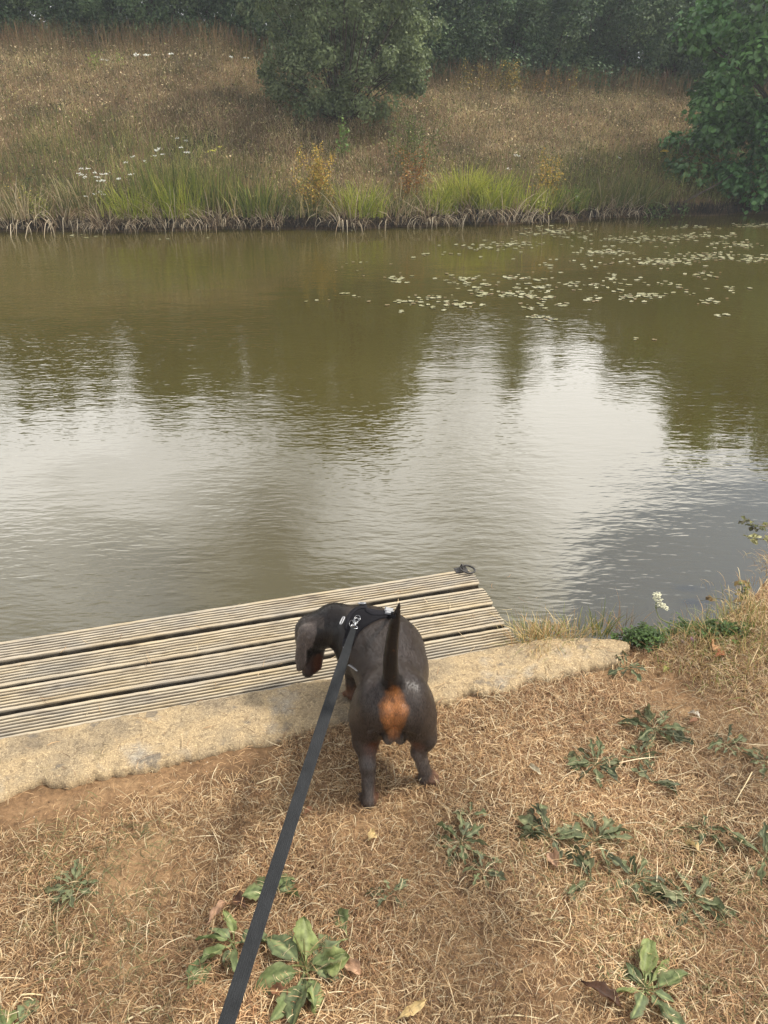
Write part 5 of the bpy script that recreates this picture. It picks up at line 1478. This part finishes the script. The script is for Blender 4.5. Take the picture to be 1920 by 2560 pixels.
p = at_far(265, 175); dock(p, 4, .35, [srgb(150, 168, 78)[:3]], 'small lime leafy plant high on the left of the slope', 712, .10, .05, 'willowherb', 'willowherb', None, 30)
p = at_far(1250, 238); dock(p, 14, .60, [srgb(168, 146, 72)[:3], srgb(130, 126, 66)[:3], srgb(196, 166, 84)[:3], srgb(108, 112, 60)[:3]], 'yellowing briar bush at the top of the slope before the hedge', 713, .35, .05, 'briar_bush', 'bush', None, 80, .5)
p = at_far(1345, 238); dock(p, 7, .45, [srgb(190, 150, 80)[:3], srgb(150, 120, 70)[:3], srgb(118, 108, 60)[:3]], 'smaller orange tinged briar right of the yellowing one', 714, .2, .045, 'briar_bush', 'bush', None, 60, .5)
p = at_far(1030, 430); dock(p, 16, 1.0, [srgb(112, 124, 66)[:3], srgb(132, 138, 78)[:3], srgb(96, 108, 58)[:3]], 'open grey green shrub with bare lower stems on the middle of the slope', 715, .16, .045, 'young_shrub', 'shrub', None, 90, .45)
# white umbels and yellow flowers
def white_flower(p, h_, label, seed, k=4, s_=.02, col=(.80, .80, .72), group='white flowers on the far slope', name='white_flower'):
    r = np.random.default_rng(seed); root = empty(name, tuple(p), label, 'wild flower', group)
    ms, ml = MB(), MB()
    for i in range(k):
        e = np.array([r.normal(0, .10), r.normal(0, .05), h_ * r.uniform(.75, 1.05)])
        add_tube(ms, [(0, 0, -.01), e * [.5, .5, .55], e], .002, 4, srgb(110, 118, 66)[:3])
        for j in range(9):
            c_ = e + [r.normal(0, s_ * .8), r.normal(0, s_ * .8), r.normal(0, s_ * .25)]; q = s_ * r.uniform(.3, .6)
            ml.add([c_ + [q, 0, 0], c_ + [0, q, 0], c_ - [q, 0, 0], c_ - [0, q, 0], c_ + [0, 0, q * .6], c_ - [0, 0, q * .4]], [(0, 1, 4), (1, 2, 4), (2, 3, 4), (3, 0, 4), (1, 0, 5), (2, 1, 5), (3, 2, 5), (0, 3, 5)], np.array(col) * r.uniform(.85, 1.1))
    ms.obj('stem', M_weed, root); ml.obj('flower_head', M_weed, root, False)
WF = [((392, 165), .55, 3, .035, 'tall white umbel standing before the hedge at the left, the highest white flower'), ((594, 178), .45, 2, .032, 'white umbel in the dark grass left of the willow bush'), ((262, 165), .30, 2, .018, 'two faint white flowers high on the left of the slope'),
      ((232, 445), .40, 6, .022, 'leftmost white flower patch above the bleached sedge'), ((275, 455), .45, 6, .022, 'white flower patch just left of the rush stand'), ((320, 450), .40, 3, .022, 'pair of white heads beside the rush stand'), ((250, 490), .25, 4, .020, 'low white flowers near the shore at the left'),
      ((340, 405), .35, 3, .022, 'cream flowers on tall stems above the low white flowers'), ((400, 395), .45, 4, .022, 'cream flowers behind the rush stand, left'), ((465, 390), .40, 3, .022, 'cream flowers behind the rush stand, right'), ((430, 350), .25, 2, .018, 'single cream flower higher on the slope behind the rushes'),
      ((1290, 395), .15, 2, .022, 'white flowers low in the slope right of the open shrub'), ((1275, 425), .15, 1, .022, 'single white flower above the lime fountain'), ((1555, 395), .2, 2, .018, 'tiny white flower left of the alder bush'), ((1432, 398), .15, 1, .018, 'single tiny white flower on the right of the slope')]
for i, (q, h_, k, s_, lb) in enumerate(WF): white_flower(at_far(q[0], q[1] + h_ * (150 if q[1] > 300 else 105)), h_, lb, 720 + i, k, s_)
white_flower(at_far(1650, 410), .2, 'yellow flowers at the left edge of the alder bush', 740, 2, .035, (.75, .5, .05), None, 'yellow_flower')
white_flower(at_far(540, 425), .3, 'yellow flowers behind the right part of the rush stand', 741, 4, .02, (.65, .6, .10), None, 'yellow_flower')

# ---------------------------------------------------------------- bushes and hedge
def crown_geo(r, n_, centres, radii, leaf, cols, tri=False, out=1.0, up=.4, clumpvar=.3, shell=.75):
    """leaves scattered through many overlapping clumps; each clump has its own tint"""
    k = r.integers(0, len(centres), n_)
    d = r.normal(size=(n_, 3)); d /= np.linalg.norm(d, axis=1)[:, None]
    rr = radii[k] * (shell + (1 - shell) * r.random(n_)) * r.uniform(.55, 1.1, n_) ** .6
    p = centres[k] + d * rr[:, None]
    nrm = d * out + r.normal(0, .6, (n_, 3)) + np.array([0, 0, up]); nrm /= np.linalg.norm(nrm, axis=1)[:, None]
    t_ = np.cross(nrm, r.normal(size=(n_, 3))); t_ /= np.linalg.norm(t_, axis=1)[:, None]; b_ = np.cross(nrm, t_)
    L_ = (leaf * r.uniform(.6, 1.25, n_))[:, None]
    cols = np.array(cols); tint = cols[r.integers(0, len(cols), len(centres))] * (1 + clumpvar * r.normal(0, .5, (len(centres), 1)))
    K_ = tint[k] * .6 + cols[r.integers(0, len(cols), n_)] * .4; K_ = np.clip(K_ * r.uniform(.7, 1.3, (n_, 1)), .004, 1)
    if tri:   # rounded leaf of six edge points
        pts = [(-.5, 0), (-.15, .40), (.25, .42), (.5, 0), (.25, -.42), (-.15, -.40)]
        vs = np.stack([p + t_ * L_ * a + b_ * L_ * c_ * .85 + nrm * L_ * abs(c_) * .25 for a, c_ in pts], 1).reshape(-1, 3)
        i = np.arange(n_)[:, None] * 6
        F_ = np.concatenate([i + np.array([[0, 1, 2, 3]]), i + np.array([[0, 3, 4, 5]])])
        return vs, F_, np.repeat(K_, 6, 0)
    vs = np.stack([p - t_ * L_ * .5, p + b_ * L_ * .3 + nrm * L_ * .08, p + t_ * L_ * .5, p - b_ * L_ * .3 + nrm * L_ * .08], 1).reshape(-1, 3)
    return vs, np.arange(n_ * 4).reshape(-1, 4), np.repeat(K_, 4, 0)
def limbs(mb, r, tips, base=(0, 0, 0), r0=.05, col=None, split=.4):
    base = np.array(base, float)
    for q in tips:
        q = np.array(q, float); m_ = base + (q - base) * split + r.normal(0, .06, 3) + [0, 0, .15 * np.linalg.norm(q - base) * .5]
        add_tube(mb, catmull([base + r.normal(0, .04, 3) * [1, 1, 0], m_, q], 7), np.linspace(r0 * r.uniform(.5, 1), r0 * .15, 7), 6, col)
HG = [(0.100, 0.165, 0.070), (0.130, 0.195, 0.080), (0.075, 0.130, 0.058), (0.190, 0.250, 0.105)]
def hedge_proto(seed, H, R, n_=20000):
    r = np.random.default_rng(seed); nc = 64
    c_ = np.stack([r.uniform(-R, R, nc), r.uniform(-.55, .55, nc) * R, r.uniform(.05, 1, nc) ** .85 * H], -1)
    taper = 1 - .30 * (c_[:, 2] / H) ** 3; c_[:, :2] *= taper[:, None]
    rad_c = r.uniform(.22, .46, nc)
    # ragged sprays rising above the body
    top = np.stack([r.uniform(-R, R, 9), r.uniform(-.4, .4, 9) * R, H + r.uniform(-.1, .45, 9)], -1)
    c_ = np.concatenate([c_, top]); rad_c = np.concatenate([rad_c, r.uniform(.10, .22, 9)])
    V_, F_, K_ = crown_geo(r, n_, c_, rad_c, .062, HG, shell=.45, clumpvar=.6)
    mb = MB(); limbs(mb, r, c_[r.integers(0, len(c_), 12)], (0, 0, 0), .045, None)
    return npmesh('crown', V_, F_, K_, False), mb.mesh('trunk')
protos = [hedge_proto(801, 2.35, 1.05), hedge_proto(802, 2.1, 1.1), hedge_proto(803, 2.6, 1.0)]
protos_used = {}
HL = []
hx = -9.6
spec = []
# (column of the photograph, distance behind the shore, height factor)
BACK = [(-420, 7.4, .8, 0), (-130, 7.5, .8, 1), (130, 7.4, .72, 2), (370, 7.3, .8, 0), (610, 7.4, .9, 1), (860, 7.3, .9, 2), (1050, 7.3, .86, 0), (1180, 7.2, .86, 1), (1310, 7.3, .84, 2), (1440, 7.2, .86, 0), (1560, 7.2, .86, 1), (1690, 7.2, .9, 2), (1900, 7.2, 1, 0)]
for px, s_, hf, pk in BACK + [(-520, 6.3, 1.05, 0), (-350, 6.2, 1.1, 2), (-190, 6.1, .95, 1), (-60, 6.2, 1.15, 0), (70, 6.0, .95, 2), (190, 6.1, .72, 1), (310, 6.2, .98, 0), (430, 6.0, 1.05, 2), (550, 6.2, 1.12, 1), (670, 6.1, 1.15, 0), (800, 6.2, 1.22, 2), (930, 6.0, 1.10, 1), (1040, 6.1, 1.0, 0), (1150, 5.9, .92, 1), (1260, 6.0, .88, 2), (1370, 5.8, .90, 1), (1480, 5.9, .85, 0), (1600, 5.7, .95, 2), (1720, 5.9, 1.1, 1), (1850, 5.8, 1.3, 0), (1980, 5.9, 1.3, 2), (2130, 5.9, 1.3, 1), (2300, 5.9, 1.3, 0)]:
    d = (px - 960) / FPX * (17.2 * math.cos(T30)); spec.append((d * 1.0, s_, hf, pk))
HLAB = ['second row, ' + q for q in ('beyond the left edge', 'outside the left edge', 'above the lime leafy plant', 'behind the highest white umbel', 'left of the willow bush', 'hidden by the willow bush', 'right of the willow bush', 'behind the yellowing briar', 'behind the orange briar', 'above the middle right of the slope', 'left of the alder bush', 'behind the alder bush', 'beyond the alder bush')] + ['beyond the left edge', 'at the far left end of the hedge', 'at the left end of the hedge', 'behind the left top corner of the slope', 'left of the gap in the hedge', 'low in the left gap of the hedge', 'above the highest white umbel', 'right of the highest white umbel', 'left behind the willow bush, nearer its edge', 'close behind the left side of the willow bush', 'straight behind the willow bush, tallest of the middle', 'behind the right side of the willow bush', 'behind the yellowing briar, left', 'low one straight behind the yellowing briar', 'behind the smaller orange briar', 'above the right middle of the slope', 'left of the alder bush by two', 'directly left of the alder bush', 'behind the left half of the alder bush', 'behind the middle of the alder bush', 'behind the right of the alder bush', 'beyond the right edge', 'farthest beyond the right edge']
rr = np.random.default_rng(900)
for i, (x, s_, hf, pk) in enumerate(spec):
    y = float(far_y(x)) + s_ + rr.normal(0, .12); z = float(ground_z(x, y)) - .15
    root = empty('hedge_tree', (x, y, z), 'dark green hawthorn, ' + HLAB[i], 'hedge tree', 'hawthorns forming the hedge on top of the far slope')
    root.rotation_euler = (0, 0, rr.choice([0, math.pi]) + rr.normal(0, .15)); root.scale = (1.0, 1.0, hf)
    for nm, me, mt in (('crown', protos[pk][0], M_leaf), ('trunk', protos[pk][1], M_bark)):
        if not me.materials: me.materials.append(mt)
        o = bpy.data.objects.new(nm, me); C.collection.objects.link(o); o.parent = root
# taller trees standing behind make the ragged skyline mirrored in the pond
def tall_tree(px, dist, H, R, seed, label, n_=12000):
    r = np.random.default_rng(seed); x = (px - 960) / FPX * dist * math.cos(T30) * 1.05; y = dist
    nc = 46; c_ = np.stack([r.normal(0, R * .5, nc), r.normal(0, R * .4, nc), H * r.uniform(.25, 1, nc)], -1)
    c_[:, :2] *= (1.15 - .75 * c_[:, 2:3] / H)
    root = empty('tall_tree', (x, y, float(ground_z(x, y))), label, 'tree', 'taller trees behind the hedge')
    V_, F_, K_ = crown_geo(r, n_, c_, r.uniform(.30, .60, nc), .085, HG, shell=.4)
    link('crown', npmesh('crown', V_, F_, K_, False), M_leaf, root)
    mb = MB(); add_tube(mb, [(0, 0, -.1), (.05, 0, H * .4), (0, .05, H * .85)], [.11, .08, .02], 8); limbs(mb, r, c_[:10], (0, 0, H * .25), .04); mb.obj('trunk', M_bark, root)
for i, (px, d, H, R, lb) in enumerate([(-40, 19.5, 3.5, 1.2, 'tall tree behind the hedge at the left edge'), (130, 20.2, 3.4, .8, 'slim tree behind the left part of the hedge'), (330, 19.6, 3.9, 1.1, 'broad tree behind the hedge above the tall umbel'), (520, 19.8, 4.2, 1.2, 'tree behind the hedge left of the willow bush'), (720, 19.4, 4.6, 1.3, 'tallest tree behind the willow bush'), (900, 19.6, 4.5, 1.1, 'tree behind the right side of the willow bush'),
                               (1330, 19.8, 4.2, 1.0, 'slim tree behind the hedge above the right of the slope'), (1650, 19.2, 4.0, 1.1, 'tree behind the hedge left of the alder bush'), (1860, 19.4, 4.2, 1.4, 'tall tree behind the alder bush'), (2100, 19.4, 4.3, 1.5, 'tall tree beyond the right edge behind the alder bush')]):
    tall_tree(px, d, H, R, 850 + i, lb)
# willow bush on the middle of the slope
r = np.random.default_rng(880)
p = at_far(855, 305); root = empty('willow_bush', tuple(p), 'big grey green willow bush with thin upright stems on the middle of the slope', 'willow')
nc = 260; hh = r.random(nc) ** 1.05 * 3.2
wr = np.interp(hh, [0, .5, 1.3, 2.3, 3.1], [1.0, 1.28, 1.45, 1.3, .8]); a = r.uniform(0, 6.28, nc); q = r.random(nc) ** .45
c_ = np.stack([np.cos(a) * wr * q, np.sin(a) * wr * q * .8, hh + .12], -1)
WI = [(0.200, 0.245, 0.110), (0.165, 0.210, 0.095), (0.235, 0.275, 0.130), (0.140, 0.185, 0.080)]
ns = 46; a = r.uniform(0, 6.28, ns); q = r.uniform(.85, 1.08, ns); hs = r.uniform(.25, 3.1, ns)      # sprays that break the outline
ws = np.interp(hs, [0, .5, 1.3, 2.3, 3.3], [1.0, 1.28, 1.45, 1.3, .9])
c_ = np.concatenate([c_, np.stack([np.cos(a) * ws * q, np.sin(a) * ws * q * .7, hs + .12], -1)]); rc_ = np.concatenate([r.uniform(.14, .30, nc), r.uniform(.08, .16, ns)])
V_, F_, K_ = crown_geo(r, 62000, c_, rc_, .060, WI, shell=.3, up=.2, clumpvar=.35)
link('crown', npmesh('crown', V_, F_, K_, False), M_leaf, root)
mb = MB(); limbs(mb, r, c_[:44], (0, 0, -.05), .022, None, .5); mb.obj('trunk', M_bark, root)
# bush spilling down the slope below the willow
# alder overhanging the water at the right
r = np.random.default_rng(890)
ax0, ay0 = 6.7, float(far_y(6.75)) + .9
root = empty('alder_bush', (ax0, ay0, float(ground_z(ax0, ay0)) - .1), 'large glossy green alder bush with round leaves overhanging the water at the right', 'alder')
nc = 330; hh = r.uniform(-.12, 3.9, nc); wr = np.interp(hh, [-.2, .3, .9, 1.6, 2.4, 3.3, 4.3], [1.95, 2.35, 2.6, 2.45, 2.2, 1.7, .7]); a = r.uniform(0, 6.28, nc); q = r.random(nc) ** .35
c_ = np.stack([np.cos(a) * wr * q, np.sin(a) * wr * q * .62, hh], -1)
AL = [(0.090, 0.195, 0.052), (0.120, 0.245, 0.068), (0.066, 0.150, 0.044), (0.170, 0.300, 0.092)]
V_, F_, K_ = crown_geo(r, 48000, c_, r.uniform(.20, .42, nc), .088, AL, True, shell=.6, up=.8, clumpvar=.5)
M_alder = leafmat('alder_leaf', 0.38, 0.25, 0.5, 0.12, 10)
link('crown', npmesh('crown', V_, F_, K_, False), M_alder, root)
mb = MB(); limbs(mb, r, c_[:34], (0, 0, -.1), .05, None, .5); add_tube(mb, [(-1.2, -.6, .35), (-1.75, -.95, .12), (-2.3, -1.15, -.12)], .012, 6); mb.obj('trunk', M_bark, root)
# bank grass at the hedge's foot
mb = MB(); mb.add(*slope_grass(16000, 605, .2, .55, DRY + MIDG + [srgb(92, 88, 60)[:3]], lambda x, s_, r: r.random(len(x)) < .9, .0020, .0038, .3, .5, s0=4.6, s1=6.2, tip=[srgb(150, 116, 84)[:3], srgb(120, 100, 70)[:3]]))
tag(mb.obj('hedge_foot_grass', M_blade), 'taller brown seeding grass along the foot of the hedge', 'tall grass', kind='stuff')

# ---------------------------------------------------------------- floating leaves on the water
def pad_mesh(seed):
    r = np.random.default_rng(seed); n_ = 12; a = np.linspace(0.25, 2 * np.pi - 0.25, n_)
    rx, ry = .032 * r.uniform(.7, 1.1), .019 * r.uniform(.8, 1.15)
    rim = np.stack([np.cos(a) * rx * r.uniform(.92, 1.08, n_), np.sin(a) * ry * r.uniform(.92, 1.08, n_), r.uniform(.001, .005, n_) + .004 * (r.random(n_) < .2)], -1)
    top = np.concatenate([[[0, 0, .0035]], rim]); low = top - [0, 0, .003]
    V_ = np.concatenate([top, low]); m_ = n_ + 1
    T_ = [(0, i, i + 1) for i in range(1, n_)] + [(m_, m_ + i + 1, m_ + i) for i in range(1, n_)]
    Q_ = [(i, m_ + i, m_ + i + 1, i + 1) for i in range(1, n_)] + [(0, m_, m_ + 1, 1), (n_, m_ + n_, m_, 0)]
    c_ = np.array([srgb(160, 156, 116), srgb(180, 176, 140), srgb(140, 136, 96), srgb(150, 132, 96)][seed % 4][:3])
    return V_, [np.array(T_), np.array(Q_)], np.tile(c_, (len(V_), 1)) * r.uniform(.85, 1.1, (len(V_), 1))
PADS = [pad_mesh(s_) for s_ in range(6)]
PM = []
M_pad = leafmat('floating_leaf', 0.35, 0.1, 0.6, 0.2, 30)
for V_, F_, K_ in PADS:
    me = npmesh('floating_leaf', V_, F_, K_, False); me.materials.append(M_pad); PM.append(me)
r = np.random.default_rng(950)
pts = []
# clusters: centre in the photograph, half sizes, count
for cx, cy, sx_, sy_, k in [(1380, 580, 90, 12, 95), (1290, 612, 70, 10, 50), (1190, 618, 60, 8, 34), (1610, 598, 110, 10, 90), (1750, 590, 80, 8, 60), (1850, 612, 70, 8, 50), (1520, 632, 80, 8, 60), (1660, 655, 90, 12, 110), (1790, 640, 90, 10, 80), (1880, 650, 50, 8, 40),
    (1765, 690, 50, 8, 20), (1890, 565, 60, 6, 40), (1720, 570, 60, 5, 30), (995, 700, 30, 8, 22), (1150, 698, 60, 9, 26), (1190, 715, 50, 8, 24), (1300, 695, 50, 7, 20), (1345, 722, 50, 6, 22), (1215, 735, 35, 7, 24), (1080, 745, 40, 6, 18), (1150, 762, 60, 10, 40), (1290, 738, 40, 7, 28), (1350, 745, 40, 6, 24), (1375, 765, 50, 8, 24),
    (1470, 715, 60, 8, 18), (1600, 742, 60, 9, 44), (1540, 700, 80, 10, 16), (1480, 748, 30, 5, 10), (1010, 757, 35, 6, 14), (1000, 780, 15, 3, 5), (1330, 793, 40, 6, 12), (1375, 800, 25, 4, 5), (1780, 755, 50, 9, 12), (1800, 790, 25, 6, 6), (1690, 712, 50, 8, 10), (1100, 640, 90, 10, 14), (900, 668, 120, 20, 10), (1850, 725, 50, 12, 10), (1590, 850, 40, 3, 3), (1640, 851, 20, 2, 2), (1440, 660, 120, 12, 20), (1700, 735, 90, 10, 12), (1560, 615, 250, 30, 60), (1350, 700, 250, 40, 50)]:
    for _ in range(int(k * .9)): pts.append((cx + r.normal(0, sx_ * .55), cy + r.normal(0, sy_ * .55)))
for q in [(765, 755), (792, 752), (823, 751), (840, 678), (855, 735), (868, 735), (885, 741), (898, 744), (922, 755), (205, 588), (240, 592), (180, 590), (215, 595), (400, 600), (420, 598), (520, 596), (860, 574), (880, 577), (905, 573)]: pts.append(q)
pos = []
for px, py in pts:
    p = at(px, py, WATER_Z)
    if p[1] < far_y(p[0]) - .08 and p[0] < 7.5: pos.append(p)
pos = sorted(pos, key=lambda q: q[1])
rest = MB()
for i, p in enumerate(pos):
    k = r.integers(0, 6); a = r.normal(0, .7); s_ = r.uniform(.55, 1.05)
    if i < 300:
        o = bpy.data.objects.new('floating_leaf', PM[k]); C.collection.objects.link(o)
        o.location = (p[0], p[1], WATER_Z + .004 + .0004 * (i % 9)); o.rotation_euler = (0, 0, a); o.scale = (s_, s_, s_)
        tag(o, 'small pale yellow green leaf floating on the pond among the scattered leaves', 'floating leaf', 'leaves floating on the pond')
    else:
        V_, F_, K_ = PADS[k]
        V2 = rot_z(V_ * s_, a) + [p[0], p[1], WATER_Z + .004 + .0004 * (i % 9)]
        n0 = rest.n; rest.add(V2, F_[0], K_); rest.Q.append(F_[1] + n0)
tag(rest.obj('floating_leaf_rafts', M_pad, None, False), 'distant rafts of pale floating leaves near the far shore at the right', 'floating leaves', kind='stuff')

# ---------------------------------------------------------------- thin pale volume added to stand in for veiling lens glare
mb = MB(); box(mb, -152, 152, -62, 262, -2.4, 9.5)
m = bpy.data.materials.new('lens_veil'); m.use_nodes = True; n = m.node_tree; n.nodes.clear()
o_ = n.nodes.new('ShaderNodeOutputMaterial'); v = n.nodes.new('ShaderNodeVolumePrincipled')
v.inputs['Color'].default_value = (0.86, 0.93, 1.0, 1); v.inputs['Density'].default_value = 0.0032; v.inputs['Anisotropy'].default_value = 0.2
n.links.new(v.outputs[0], o_.inputs['Volume'])
tag(mb.obj('glare_veil', m, None, False), 'thin pale blue veil added for lens glare between the camera and the hedge', kind='stuff')
